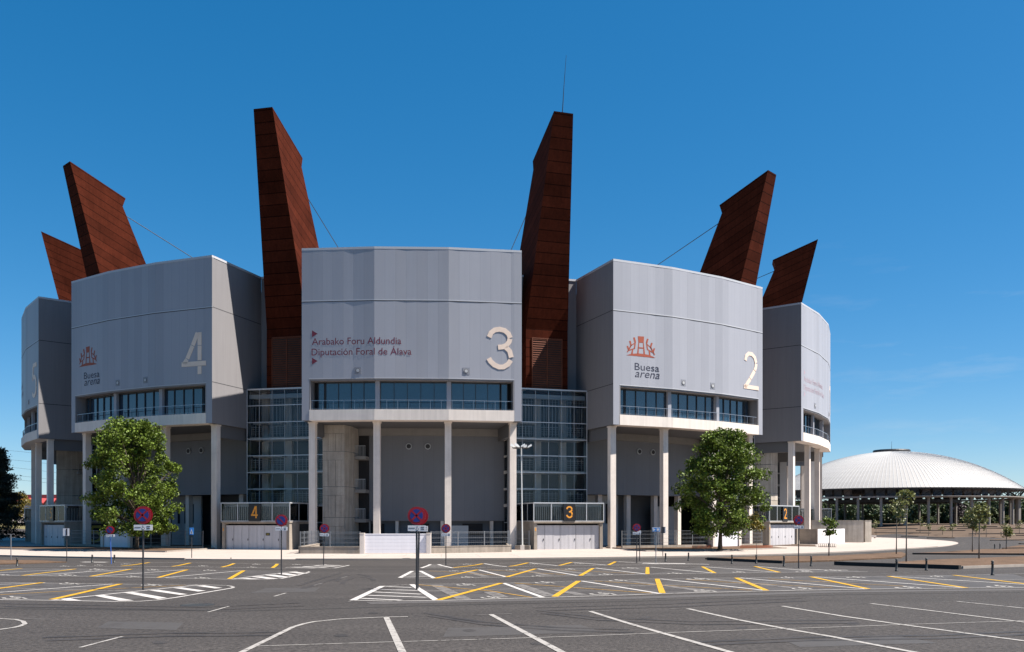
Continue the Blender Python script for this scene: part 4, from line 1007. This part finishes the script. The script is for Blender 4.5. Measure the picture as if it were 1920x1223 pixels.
# ------------------------------------------------------------------ street furniture
def no_stopping(px, py, cy, dia, kind, label, plate=True, pole='pole', lean=0.0, group='no stopping signs on posts'):
    p = G(px, py); d = p.y; s = d / F
    hc = (py - cy) * s; r = dia * s / 2
    root = empty('traffic_sign', (p.x, p.y, p.z), lean); tag(root, label, 'traffic sign', group)
    b = MB(); b.tube([(0, .06, -.05), (0, .06, hc + r * .9)], .032, 8); b.build('post', pole, root)
    for y, nm in ((0.0, 'sign_disc'), (.125, 'rear_disc')):
        b = MB(); b.disc((0, hc), r, y, .012, 28, 0)
        if nm == 'sign_disc':
            b.disc((0, hc), r * .72, y - .006, .006, 24, 1)
            for ang in ((45, -45) if kind == 'X' else (-45,)):
                u = Vector((math.cos(R_(ang)), math.sin(R_(ang)))); n_ = Vector((-u.y, u.x)) * r * .1; e = r * .74
                b.face([(q.x, y - .009, q.y + hc) for q in (-u * e - n_, u * e - n_, u * e + n_, -u * e + n_)], 0)
            # light edge
        b.build(nm, ['red', 'blue'], root)
    if plate:
        for y, nm in ((0.0, 'plate'), (.125, 'rear_plate')):
            b = MB(); z1 = hc - r - .03; z0 = z1 - r * .62
            b.box(-r * .98, r * .98, y, y + .012, z0, z1, 0)
            if nm == 'plate':
                h = z1 - z0; b.box(-r * .88, -r * .18, y - .004, y, z0 + h * .47, z0 + h * .58, 1)
                b.disc((.08 * r, z0 + h * .34), h * .26, y - .003, .003, 14, 1); b.disc((.08 * r, z0 + h * .34), h * .17, y - .005, .003, 14, 0); b.disc((.06 * r, z0 + h * .8), h * .08, y - .004, .003, 10, 1)
                for q in (.26, .62): b.box(r * .48, r * .86, y - .004, y, z0 + h * q, z0 + h * (q + .14), 1)
            b.build(nm, ['white', 'print'], root)
    return root
no_stopping(267, 1107, 966, 33, 'X', 'large red and blue no stopping sign in front of the left plane tree')
no_stopping(208, 1058, 994, 15, '/', 'small leaning no parking sign on a blue post left of the left plane tree', pole='bluepole').rotation_euler.y = -.035
no_stopping(527, 1078, 976, 22, '/', 'no parking sign on a dark post in front of the doors of entrance four')
no_stopping(606, 1060.5, 991, 17, 'X', 'no stopping sign in front of the fence left of the white gate').rotation_euler.y = .03
no_stopping(781, 1107, 967, 33.5, 'X', 'large no stopping sign standing in front of the white gate, nearer of the pair')
s_ = no_stopping(783, 1104.5, 968, 33, 'X', 'large no stopping sign just behind the one before the white gate'); s_.rotation_euler.y = .022
no_stopping(836, 1060.5, 991, 17, 'X', 'no stopping sign in front of the fence right of the white gate')
no_stopping(1194, 1056, 989.5, 15, 'X', 'no stopping sign in front of the right bed, nearest entrance three')
no_stopping(1498, 1066, 975.5, 18.5, 'X', 'no stopping sign before entrance two, right of the plane tree')
def plate_sign(px, py, x0, x1, y0, y1, label, faces, pole='pole', rz=0.0, group=None):
    p = G(px, py); s = p.y / F; root = empty('street_sign', (p.x, p.y, p.z), rz); tag(root, label, 'street sign', group)
    b = MB(); b.tube([(0, .05, -.05), (0, .05, (py - y0 + 1) * s)], .03, 8); b.build('post', pole, root)
    b = MB(); X0, X1, Z0, Z1 = (x0 - px) * s, (x1 - px) * s, (py - y1) * s, (py - y0) * s
    b.box(X0, X1, 0, .02, Z0, Z1, 0)
    mats = [faces[0]]
    for q in faces[1]:
        mats.append(q[0]); P = [(X0 + (X1 - X0) * a, -.004 - .003 * len(mats), Z0 + (Z1 - Z0) * c) for a, c in q[1]]; b.face(P, len(mats) - 1)
    b.build('plate', mats, root); return root
plate_sign(359, 1048, 355.3, 363, 989.5, 1003, 'blue pedestrian crossing sign on a thin post left of entrance four',
           ('skyblue', [('white', [(.14, .14), (.86, .14), (.5, .84)]), ('print', [(.4, .2), (.6, .2), (.54, .58), (.46, .58)])]))
plate_sign(124.5, 1053, 118, 129.5, 991, 1005, 'white plate with a black bar on a post near entrance five', ('white', [('print', [(.48, .04), (.72, .04), (.72, .96), (.48, .96)])]))
plate_sign(1230, 1056, 1223, 1238, 989, 997.5, 'pale blue rectangular direction plate on a post in front of the right bed',
           ('white', [('skyblue', [(.06, .1), (.94, .1), (.94, .9), (.06, .9)]), ('white', [(.1, .15), (.4, .5), (.1, .85)]), ('white', [(.55, .25), (.86, .25), (.86, .75), (.55, .75)])]), pole='steel')
plate_sign(1243, 1045.5, 1240, 1248, 988, 1000, 'dark backed plate turned sideways on a post at the right bed', ('print', [('white', [(.8, .02), (.98, .02), (.98, .98), (.8, .98)])]))
plate_sign(1199.5, 1052.5, 1193, 1202, 995, 1000, 'small white plate on a post just behind the no stopping sign at the right bed', ('white', []))
p = G(20.5, 1051); b = MB(); b.tube([(0, 0, -.05), (0, 0, 1.9)], .035, 8); b.tube([(0, 0, 1.9), (.25, 0, 1.93)], .02, 6); b.tube([(0, 0, 1.9), (-.25, 0, 1.93)], .02, 6)
o = b.build('post', 'steel'); o.location = p; o.name = 'sign_post'; tag(o, 'bare grey post at the left edge in front of the pale pavement', 'post')
def bollard(px, py, top, label, group='cast iron bollards along the lot'):
    p = G(px, py); h = (py - top) * p.y / F
    b = MB(); b.lathe((0, 0, 0), [(.085, -.03), (.085, .08 * h), (.062, .11 * h), (.055, .5 * h), (.05, .74 * h), (.068, .76 * h), (.068, .79 * h), (.045, .82 * h), (.06, .88 * h), (.062, .93 * h), (.045, .98 * h), (.01, h)], 14)
    o = b.build('bollard', 'iron', shade=True); o.location = p; tag(o, label, 'bollard', group)
for px, py, top, lab in ((32.3, 1062, 1046, 'bollard at the left edge beside the soil strip'), (173, 1055, 1040, 'bollard left of the leaning blue sign post'), (214.5, 1055.5, 1040, 'bollard just right of the leaning blue sign post'),
        (1248, 1053, 1037, 'bollard right of the pale blue direction plate'), (1291, 1052, 1036, 'bollard in front of the left orange net'), (1372.5, 1057.5, 1040, 'bollard before the shorter dark timber edge, at its middle'),
        (1418, 1057, 1040, 'bollard beside the thin sapling in front of the right plane tree'), (1470, 1062.5, 1042, 'bollard at the right end of the shorter dark timber edge'), (1521, 1062, 1042, 'bollard just right of the no stopping sign at entrance two'),
        (1681, 1071.5, 1047.5, 'ringed bollard before the longer timber edge, at its middle'), (1737, 1070, 1046, 'ringed bollard before the longer timber edge, near its right end'), (1861, 1079, 1051, 'nearest and tallest bollard, alone at the right edge'),
        (1865, 1030, 1020, 'left bollard of the far pair by the road bend'), (1875, 1030, 1019, 'right bollard of the far pair by the road bend'), (433, 1049, 1045.8, 'stubby bollard on the kerb in front of entrance four')):
    bollard(px, py, top, lab)
# floodlight mast
p = at(979.5, 88.6, .06); lp = empty('floodlight_pole', p); tag(lp, 'tall slim floodlight pole left of entrance three, at the corner column', 'lamp post')
b = MB(); b.tube([(0, 0, .5), (-.12, 0, 10.0)], [.075, .045], 10); b.build('pole', 'lampmetal', lp)
b = MB(); b.obox((0, 0), (1, 0), .2, .2, 0, .5); b.build('plinth', 'concrete', lp)
b = MB()
for j in range(20):
    t0, t1 = 2 * math.pi * j / 20, 2 * math.pi * (j + 1) / 20
    b.tube([(-.15 + .8 * math.cos(t0), .8 * math.sin(t0), 9.9), (-.15 + .8 * math.cos(t1), .8 * math.sin(t1), 9.9)], .03, 5)
b.tube([(-.95, 0, 9.9), (.65, 0, 9.9)], .03, 5); b.tube([(-.15, -.8, 9.9), (-.15, .8, 9.9)], .03, 5); b.build('ring_bracket', 'pole', lp)
for x, y, t in ((-.95, 0, 1), (-.55, -.6, 1), (.05, -.75, -1), (.25, .5, -1), (.7, 0, -1), (-.45, .7, 1)):
    b = MB(); b.hexa([(x - .22, y - .2, 10.0 + .1 * t), (x + .22, y - .2, 10.0 - .1 * t), (x + .22, y + .2, 10.0 - .1 * t), (x - .22, y + .2, 10.0 + .1 * t), (x - .16, y - .14, 10.22 + .14 * t), (x + .16, y - .14, 10.22 - .06 * t), (x + .16, y + .14, 10.22 - .06 * t), (x - .16, y + .14, 10.22 + .14 * t)], 0)
    b.tube([(x, y, 9.9), (x, y, 10.05)], .025, 5, 1); b.build('floodlight', ['lampmetal', 'pole'], lp)

# ------------------------------------------------------------------ trees
def leaf_mesh(name, C, S, seed, m, parent, up=.35, aspect=.7):
    """C: leaf centres (n,3), S: sizes (n); each leaf a folded diamond of two faces"""
    rg = np.random.default_rng(seed); n = len(C)
    nrm = rg.normal(size=(n, 3)); nrm[:, 2] += up * 2; nrm /= np.linalg.norm(nrm, axis=1)[:, None]
    t = np.cross(nrm, rg.normal(size=(n, 3))); t /= np.linalg.norm(t, axis=1)[:, None]; bt = np.cross(nrm, t)
    S = S[:, None]
    v = np.stack([C - t * S * .5, C + bt * S * .5 * aspect + nrm * S * .12, C + t * S * .5, C - bt * S * .5 * aspect + nrm * S * .12], 1).reshape(-1, 3)
    i = np.arange(n) * 4; f = np.stack([i, i + 1, i + 2, i, i + 2, i + 3], 1).reshape(-1, 3)
    me = bpy.data.meshes.new(name); me.vertices.add(len(v)); me.vertices.foreach_set('co', v.ravel())
    me.loops.add(f.size); me.loops.foreach_set('vertex_index', f.ravel().astype(np.int32))
    me.polygons.add(len(f)); me.polygons.foreach_set('loop_start', (np.arange(len(f)) * 3).astype(np.int32)); me.polygons.foreach_set('loop_total', np.full(len(f), 3, dtype=np.int32))
    me.materials.append(M[m]); me.update(calc_edges=True); me.validate()
    o = bpy.data.objects.new(name, me); COL.objects.link(o)
    if parent: o.parent = parent
    return o
def crown_profile(prof, t):
    for (a, r), (c, q) in zip(prof[:-1], prof[1:]):
        if a <= t <= c: return r + (q - r) * (t - a) / (c - a)
    return 0
def tree(name, loc, label, z0, z1, width, prof, nclump, nleaf, lsize, clump_r, leafm, trunk_r, trunk_h, seed, group=None, barkm='bark', cat='tree', shift=0.0, shell=.55, depth=1.0):
    rg = np.random.default_rng(seed); root = empty(name, loc); tag(root, label, cat, group)
    cl = []
    for _ in range(nclump):
        t = rg.uniform(0, 1) ** .9; r = crown_profile(prof, t) * width / 2; a = rg.uniform(0, 2 * math.pi); q = r * (shell + (1 - shell) * rg.uniform()) if rg.uniform() < .75 else r * rg.uniform()
        q *= rg.uniform(.82, 1.1)
        cl.append((q * math.cos(a) + shift * t, q * math.sin(a) * depth, z0 + (z1 - z0) * t))
    cl = np.array(cl)
    k = nleaf // nclump; C = []
    for c in cl:
        rr = clump_r * rg.uniform(.55, 1.35); p = rg.normal(size=(k, 3)); p /= np.linalg.norm(p, axis=1)[:, None]
        p *= (rg.uniform(0, 1, size=(k, 1)) ** .45) * rr; p[:, 2] *= .75; C.append(c + p)
    C = np.concatenate(C); leaf_mesh('crown', C, lsize * rg.uniform(.6, 1.3, len(C)), seed, leafm, root)
    b = MB(); b.tube([(0, 0, -.1), (.02, 0, trunk_h * .5), (.05, .02, trunk_h), (shift * .5, 0, z0 + (z1 - z0) * .5), (shift * .8, 0, z0 + (z1 - z0) * .85)], [trunk_r * 1.25, trunk_r, trunk_r * .85, trunk_r * .45, trunk_r * .12], 8)
    nb = min(nclump, max(4, int(nclump * .22)))
    for c in cl[:nb]:
        zs = trunk_h + (c[2] - trunk_h) * .45 if c[2] > trunk_h else trunk_h * .8
        s = Vector((.04, 0, max(trunk_h * .75, zs))); e = Vector(c); mid = s.lerp(e, .5) + Vector((0, 0, .25 * trunk_r * 4))
        b.tube([s, mid, e], [trunk_r * .38, trunk_r * .25, trunk_r * .07], 5)
    b.build('trunk', barkm, root, shade=True)
    return root
plane_prof = [(0, .55), (.1, .84), (.3, 1.0), (.5, .92), (.72, .76), (.88, .58), (1, .30)]
pA = at(256, 88.5, .2)
tree('plane_tree', pA, 'broad dark green plane tree left of entrance four, behind the large no stopping sign', 1.55, 12.2, 9.8, plane_prof, 200, 32000, .25, .85, 'leaf', .2, 1.5, 11, group='plane trees before the arena', shift=-.6)
pB = at(1350, 87.5, .2)
tree('plane_tree', pB, 'broad dark green plane tree standing in the bed right of entrance three', 1.5, 11.1, 8.9, plane_prof, 180, 28000, .25, .85, 'leaf', .2, 1.4, 23, group='plane trees before the arena', shift=.45)
# dark conifer at the left edge
cpos = at(-4, 128, 0); cpos.z = zg(cpos.x, cpos.y)
root = empty('conifer', cpos); tag(root, 'very dark conifer cut by the left edge of the picture', 'tree')
rg = np.random.default_rng(7); C = []; b = MB(); b.tube([(0, 0, -.2), (0, 0, 6), (0, 0, 13.3)], [.3, .2, .04], 8)
for lev in np.arange(.8, 12.8, .42):
    Rr = 3.7 * (1 - (lev / 13.6) ** 1.5) + .25
    for j in range(7):
        a = rg.uniform(0, 2 * math.pi); L = Rr * rg.uniform(.65, 1.12); e = np.array([L * math.cos(a), L * math.sin(a), lev + .35 - .1 * L])
        b.tube([(0, 0, lev), tuple(e)], [.05, .015], 4)
        for q in np.linspace(.25, 1, 7):
            p = rg.normal(size=(22, 3)) * np.array([.3, .3, .16]); C.append(np.array([0, 0, lev]) * (1 - q) + e * q + p)
C = np.concatenate(C); leaf_mesh('crown', C, rg.uniform(.18, .42, len(C)), 7, 'conifer', root, up=.1, aspect=.45); b.build('trunk', 'bark', root)
# yellowing small trees at the left
for i, (px, d, h, w, lab) in enumerate(((6, 232, 6.9, 6.5, 'yellowing small tree at the left edge under the dark conifer'), (36, 225, 7.4, 6.6, 'yellow green small tree left of the fence of block five'))):
    p = at(px, d, 0); p.z = zg(p.x, p.y)
    tree('small_tree', p, lab, 1.6, h, w, [(0, .6), (.4, 1), (.8, .7), (1, .3)], 40, 2400, .42, 1.0, 'leafyellow' if i else 'leafy', .06, 1.3, 40 + i, group='small yellowing trees at the left')
# young staked trees at the right
def young(px, py, x0, x1, yt, yb, n, lab, seed, lm='leafy', ls=.2, sparse=.42, name='young_tree', tr=.045):
    p = G(px, py); s = p.y / F; zb, zt = (py - yb) * s, (py - yt) * s
    return tree(name, p, lab, zb, zt, (x1 - x0) * s, [(0, .5), (.35, 1), (.75, .8), (1, .35)], max(6, n // 34), n, ls, sparse, lm, tr, zb, seed, group='young trees in the car park', barkm='palebark', shift=((x0 + x1) / 2 - px) * s, shell=.3)
young(1680.5, 1041, 1655, 1706, 942, 983, 380, 'young tree with a see-through crown, left of the taller pair before the dome', 61)
young(1699, 1056.5, 1678, 1729, 921, 968, 400, 'tallest young tree, slender with a sparse crown in front of the dome', 62)
young(1823, 1036.5, 1811, 1838, 957, 991, 800, 'dense bright green young tree before the columns at the right', 63)
young(1835.5, 1050.5, 1814, 1861, 949, 976, 460, 'young tree with a spreading yellow green crown close to a denser one', 64)
young(1886.5, 1031.5, 1877, 1896, 986, 1004, 420, 'small round headed young tree near the right edge by the pair of bollards', 65)
young(1554, 1044.5, 1541, 1569, 973, 1006, 560, 'leaning young tree in front of the bright white screen wall', 66, lm='leaf')
young(1418.5, 1047, 1400, 1426, 962, 1002, 420, 'thin sapling with yellow green leaves before the right plane tree', 67, lm='leafyellow', tr=.02)
for i, (px, py, yt, lab) in enumerate(((1642.5, 1003, 975, 'small sapling just right of the tall concrete wall'), (1725, 999.5, 969, 'far sapling behind the tallest young tree'), (1741, 1005, 984, 'far sapling standing in the gravel before the pair of people-high columns'),
        (1767, 1003, 986, 'far sapling with a thin top in the gravel middle'), (1785.5, 1007.5, 982, 'dark stemmed far sapling in the gravel'), (1849, 1007.5, 972, 'far sapling behind the spreading young tree'), (1884.5, 1007.5, 966, 'far sapling with a darker crown behind the round headed tree'),
        (1911, 1000.5, 976, 'bare far sapling at the right edge'), (1603, 985.5, 968, 'yellowish sapling behind the tall concrete wall'), (1829, 1004, 988, 'tiny far sapling between the two bright green young trees'))):
    young(px, py, px - 7, px + 8, yt, (py + yt) / 2 + 2, 130, lab, 80 + i, ls=.26, sparse=.4, name='sapling', tr=.04)
# row of trees beyond the dome
rg = random.Random(4)
kinds = ['dense dark green', 'bushy mid green', 'pale olive green', 'tall dark']
spots = [(1548, 300, 6.6), (1572, 320, 7.4), (1590, 290, 5.8), (1612, 310, 7.0), (1632, 300, 6.0), (1652, 330, 7.6), (1676, 300, 6.6), (1700, 310, 7.2), (1722, 296, 6.0), (1746, 305, 7.6), (1766, 318, 7.0), (1792, 300, 6.9), (1816, 322, 7.2), (1838, 300, 6.6), (1862, 312, 7.8), (1884, 300, 7.4), (1908, 290, 8.4), (1934, 300, 9.4), (1492, 305, 7.0), (1520, 312, 7.4)]
near = ['behind the corner columns of the arena', 'seen through the leftmost dome gaps', 'above the white screen wall', 'left of the taller young pair', 'behind the see-through young tree',
        'in the left middle of the dome gaps', 'behind the tallest young tree', 'just right of the tallest young tree', 'in the middle of the dome gaps', 'left of the plum coloured tree', 'touching the plum coloured tree from behind', 'right of the plum coloured tree',
        'behind the dense young tree', 'behind the spreading young tree', 'between the two rightmost thick columns', 'behind the last dome columns', 'right of the last dome column', 'cut by the right edge of the picture', 'glimpsed between the columns of block one', 'partly hidden by the corner columns']
for i, (px, d, h) in enumerate(spots):
    p = at(px, d, 0); p.z = zg(p.x, p.y); kd = rg.randrange(3)
    tree('park_tree', p, '%s park tree beyond the dome, %s' % (kinds[kd], near[i]), .3, h, rg.uniform(8, 10.5), [(0, .95), (.3, 1), (.7, .75), (1, .3)], 60, 4200, .72, 1.25, ['far_leaf', 'far_leaf', 'far_leaf2'][kd], .2, 1.2, 200 + i, group='trees beyond the dome')
p = at(1797, 268, 0); p.z = zg(p.x, p.y)
tree('plum_tree', p, 'round dark purple plum tree seen between the columns of the dome', 1.2, 6.3, 4.6, [(0, .6), (.45, 1), (1, .35)], 30, 1900, .45, .9, 'plum', .15, 1.4, 320)
for i, (px, d, h) in enumerate(((-30, 260, 7), (10, 300, 6), (70, 330, 5))):
    p = at(px, d, 0); p.z = zg(p.x, p.y)
    tree('park_tree', p, 'distant park tree at the far left, %s' % ('cut by the picture edge', 'under the dark conifer', 'before the red roofed hall')[i], .3, h, 9, [(0, .7), (.3, 1), (.7, .75), (1, .3)], 40, 2000, .6, 1.1, 'far_leaf2', .2, 1.2, 260 + i, group='distant trees at the far left')

# ------------------------------------------------------------------ the white dome
DX, DY = 91.3, 220.0
dz0 = zg(DX, DY - 25)
dome = empty('dome_pavilion', (DX, DY, dz0)); tag(dome, 'open round pavilion with a white ribbed dome roof on slender columns', 'pavilion')
RR, zr, za = 28.4, 7.2 + H - dz0, 16.7 + H - dz0
Rs = (RR * RR + (za - zr) ** 2) / (2 * (za - zr))
prof = []
for i in range(13):
    r = RR * (1 - i / 12) + 3.9 * (i / 12); z = math.sqrt(Rs * Rs - r * r) - (Rs - (za - zr)) + zr; prof.append((r, z))
b = MB(); nseg = 200
for i in range(len(prof) - 1):
    (r0, z0), (r1, z1) = prof[i], prof[i + 1]
    for j in range(nseg):
        t0, t1 = 2 * math.pi * j / nseg, 2 * math.pi * (j + 1) / nseg
        b.face([(r0 * math.cos(t0), r0 * math.sin(t0), z0), (r0 * math.cos(t1), r0 * math.sin(t1), z0), (r1 * math.cos(t1), r1 * math.sin(t1), z1), (r1 * math.cos(t0), r1 * math.sin(t0), z1)])
for j in range(nseg):                       # raised seams
    t = 2 * math.pi * j / nseg; u = Vector((math.cos(t), math.sin(t), 0)); w = Vector((-u.y, u.x, 0)) * .04
    for (r0, z0), (r1, z1) in zip(prof[:-1], prof[1:]):
        a, c = u * r0 + Vector((0, 0, z0)), u * r1 + Vector((0, 0, z1)); up = Vector((0, 0, .055))
        b.hexa([a - w, c - w, c + w, a + w, a - w + up, c - w + up, c + w + up, a + w + up], 1)
b.build('dome_roof', ['dome', 'slat'], dome, fix=False)
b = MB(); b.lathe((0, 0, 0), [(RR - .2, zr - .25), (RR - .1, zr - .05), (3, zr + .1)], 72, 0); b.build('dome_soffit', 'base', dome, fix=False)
b = MB(); b.lathe((0, 0, 0), [(4.1, za - .25), (4.25, za + .15), (4.1, za + .45), (.1, za + .55)], 40); b.build('roof_lantern', 'pole', dome)
b = MB(); b.tube([(0, 0, za + .5), (0, 0, za + 2.6)], [.05, .02], 5); b.build('antenna', 'pole', dome)
zrb = 5.25 + H - dz0
b = MB()
for j in range(72):
    t0, t1 = 2 * math.pi * j / 72, 2 * math.pi * (j + 1) / 72
    q = [(27.5, t0), (27.5, t1), (26.4, t1), (26.4, t0)]; b.hexa([(r * math.cos(t), r * math.sin(t), zrb - .2) for r, t in q] + [(r * math.cos(t), r * math.sin(t), zrb + .2) for r, t in q])
    if -1.9 < t0 - 2 * math.pi < -.2:
        q = [(28.6, t0), (28.6, t1), (27.5, t1), (27.5, t0)]; b.hexa([(r * math.cos(t), r * math.sin(t), zrb + .02) for r, t in q] + [(r * math.cos(t), r * math.sin(t), zrb + .18) for r, t in q])
b.build('ring_beam', 'domeconc', dome, fix=False)
b = MB()
for j in range(72):
    t = 2 * math.pi * j / 72; t1 = t + math.pi / 36; P = lambda r, t, z: (r * math.cos(t), r * math.sin(t), z)
    b.tube([P(26.9, t, zrb + .2), P(28.1, t, zr - .15)], .07, 4); b.tube([P(26.9, t, zrb + .2), P(27.6, t1, zr - .15)], .06, 4); b.tube([P(26.9, t, zrb + .2), P(24.5, t, zr - .1)], .06, 4)
b.build('roof_truss', 'pole', dome, fix=False)
rg2 = random.Random(8)
for j in range(72):
    b = MB(); t0, t1 = 2 * math.pi * j / 72 + .01, 2 * math.pi * (j + 1) / 72 - .01
    if rg2.random() < .85 and not (-.75 < (t0 + math.pi) % (2 * math.pi) - math.pi < -.0):
        b.face([(26.1 * math.cos(t0), 26.1 * math.sin(t0), zrb + .25), (26.1 * math.cos(t1), 26.1 * math.sin(t1), zrb + .25), (26.1 * math.cos(t1), 26.1 * math.sin(t1), zr - .1), (26.1 * math.cos(t0), 26.1 * math.sin(t0), zr - .1)], rg2.choice((0, 0, 1)))
        b.build('fascia_panel', ['base', 'banner'], dome, fix=False)
c0 = None
for j in range(36):
    t = 2 * math.pi * (j + .3) / 36; x, y = 26.9 * math.cos(t), 26.9 * math.sin(t)
    zb = zg(DX + x, DY + y) - dz0
    if c0 is None:
        b = MB(); b.lathe((0, 0, 0), [(.29, -.6), (.29, zrb - .2)], 12); c0 = b.build('column', 'domeconc', dome, shade=False); c0.location = (x, y, 0)
    else:
        c = c0.copy(); COL.objects.link(c); c.parent = dome; c.location = (x, y, 0)
b = MB(); b.lathe((0, 0, 0), [(15, zrb - .9), (15, zrb - .2)], 48); b.build('inner_beam', 'base', dome)
# ------------------------------------------------------------------ red roofed hall, far left
hall = empty('hall', (-165, 330, 0)); hall.location.z = zg(-165, 330); tag(hall, 'low hall with pale walls and red saw-tooth gables behind the arena, far left', 'building')
hz = hall.location.z; Hc = H - hz
P = lambda px, d=330: (px - 960) / F * d + 165
zt = lambda py, d=330: Hc + (Y0 - py) / F * d
b = MB(); x0 = P(-60); x1 = P(135); b.box(x0, x1, 0, 30, 0, zt(946), 0)
n = 11; w = (x1 - x0) / n
for i in range(n):
    a = x0 + i * w; b.face([(a, -.02, zt(947)), (a + w, -.02, zt(947)), (a + w / 2, -.02, zt(937))], 0)
b.build('wall', ['whitewash'], hall, fix=False)
b = MB()
for i in range(n):
    a = x0 + i * w; m_ = a + w / 2
    for p, q in (((a - .1, zt(947.5)), (m_, zt(936.4))), ((a + w + .1, zt(947.5)), (m_, zt(936.4)))):
        b.hexa([(p[0], -.5, p[1]), (q[0], -.5, q[1]), (q[0], 30, q[1]), (p[0], 30, p[1]), (p[0], -.5, p[1] + .5), (q[0], -.5, q[1] + .5), (q[0], 30, q[1] + .5), (p[0], 30, p[1] + .5)])
b.box(x0, x1, 8, 30, zt(938), zt(933)); b.build('roof', 'redroof', hall)
b = MB(); b.box(x0, x1 - 2, 14, 28, zt(933), zt(925.5)); b.build('upper_roof', mat('dark red roof band', (.16, .035, .035), .7), hall)
b = MB(); b.box(P(38), P(52), -10, -.1, 0, zt(951)); b.build('annexe', 'whitewash', hall)
b = MB(); b.box(P(5), P(36), -6, -.1, 0, zt(958)); b.build('side_shed', 'whitewash', hall)
# overhead lines at the left
for i, (ya, yb) in enumerate(((829, 852), (846, 869), (858, 884), (873, 898), (884, 905))):
    b = MB(); d = 210; pts = []
    for j in range(9):
        px = -160 + j * 42; t = j / 8; pts.append(at(px, d, zat(ya + (yb - ya) * t * 1.3 + 10 * (t - .4) ** 2, d)))
    b.tube(pts, .022, 4)
    tag(b.build('overhead_cable', 'pole'), 'thin overhead cable in the sky at the far left, %s from the top' % ('first', 'second', 'third', 'fourth', 'fifth')[i], 'cable', 'overhead cables at the left')

# ------------------------------------------------------------------ camera and light
cam = bpy.data.cameras.new('camera'); cam.sensor_fit = 'HORIZONTAL'; cam.sensor_width = 36; cam.lens = 36 * F / 1920
cam.shift_y = (Y0 - 611.5) / 1920; cam.clip_start = .1; cam.clip_end = 6000
co = bpy.data.objects.new('camera', cam); COL.objects.link(co); co.location = (0, 0, H); co.rotation_euler = (math.pi / 2, 0, 0); sc.camera = co
az, el = R_(SUN_AZ), R_(SUN_EL)
sd = Vector((math.cos(el) * math.sin(az), -math.cos(el) * math.cos(az), math.sin(el)))
sun = bpy.data.lights.new('sun', 'SUN'); sun.energy = 5.0; sun.angle = R_(.53); sun.color = (1, .93, .84)
so = bpy.data.objects.new('sun', sun); COL.objects.link(so); so.rotation_euler = sd.to_track_quat('Z', 'Y').to_euler(); so.location = (60, -20, 60)
w = bpy.data.worlds.new('World'); sc.world = w; w.use_nodes = True; nt = w.node_tree; N = nt.nodes; L = nt.links
bg = N['Background']; sky = N.new('ShaderNodeTexSky'); sky.sky_type = 'NISHITA'; sky.sun_disc = False
sky.sun_elevation = el; sky.sun_rotation = math.pi - az; sky.altitude = 500; sky.air_density = 0.8; sky.dust_density = .5; sky.ozone_density = 5.0
hs = N.new('ShaderNodeHueSaturation'); hs.inputs['Saturation'].default_value = 1.58; hs.inputs['Hue'].default_value = .496
gm = N.new('ShaderNodeGamma'); gm.inputs[1].default_value = .7
L.new(sky.outputs[0], gm.inputs[0]); L.new(gm.outputs[0], hs.inputs['Color'])
# a few wisps of high cloud low in the sky
tc = N.new('ShaderNodeTexCoord'); mp = N.new('ShaderNodeMapping'); mp.inputs['Scale'].default_value = (3.2, 3.2, 17); mp.inputs['Location'].default_value = (.35, .1, .0)
no = N.new('ShaderNodeTexNoise'); no.inputs['Scale'].default_value = 2.3; no.inputs['Detail'].default_value = 7; no.inputs['Roughness'].default_value = .6
L.new(tc.outputs['Generated'], mp.inputs[0]); L.new(mp.outputs[0], no.inputs[0])
mr = N.new('ShaderNodeMapRange'); mr.inputs[1].default_value = .55; mr.inputs[2].default_value = .85; mr.inputs[4].default_value = .2; L.new(no.outputs[0], mr.inputs[0])
mx = N.new('ShaderNodeMix'); mx.data_type = 'RGBA'; mx.inputs[7].default_value = (3.2, 3.4, 3.6, 1)
sp = N.new('ShaderNodeSeparateXYZ'); L.new(tc.outputs['Generated'], sp.inputs[0])
m2 = N.new('ShaderNodeMapRange'); m2.inputs[1].default_value = .30; m2.inputs[2].default_value = .20; L.new(sp.outputs['Z'], m2.inputs[0])
m3 = N.new('ShaderNodeMapRange'); m3.inputs[1].default_value = .15; m3.inputs[2].default_value = .4; L.new(sp.outputs['X'], m3.inputs[0])
ml = N.new('ShaderNodeMath'); ml.operation = 'MULTIPLY'; L.new(m2.outputs[0], ml.inputs[0]); L.new(m3.outputs[0], ml.inputs[1])
ml2 = N.new('ShaderNodeMath'); ml2.operation = 'MULTIPLY'; L.new(mr.outputs[0], ml2.inputs[0]); L.new(ml.outputs[0], ml2.inputs[1])
L.new(ml2.outputs[0], mx.inputs[0]); L.new(hs.outputs[0], mx.inputs[6]); L.new(mx.outputs[2], bg.inputs[0])
bg.inputs[1].default_value = .09
sc.view_settings.view_transform = 'Standard'; sc.view_settings.look = 'None'; sc.view_settings.exposure = 1.35; sc.view_settings.gamma = 1
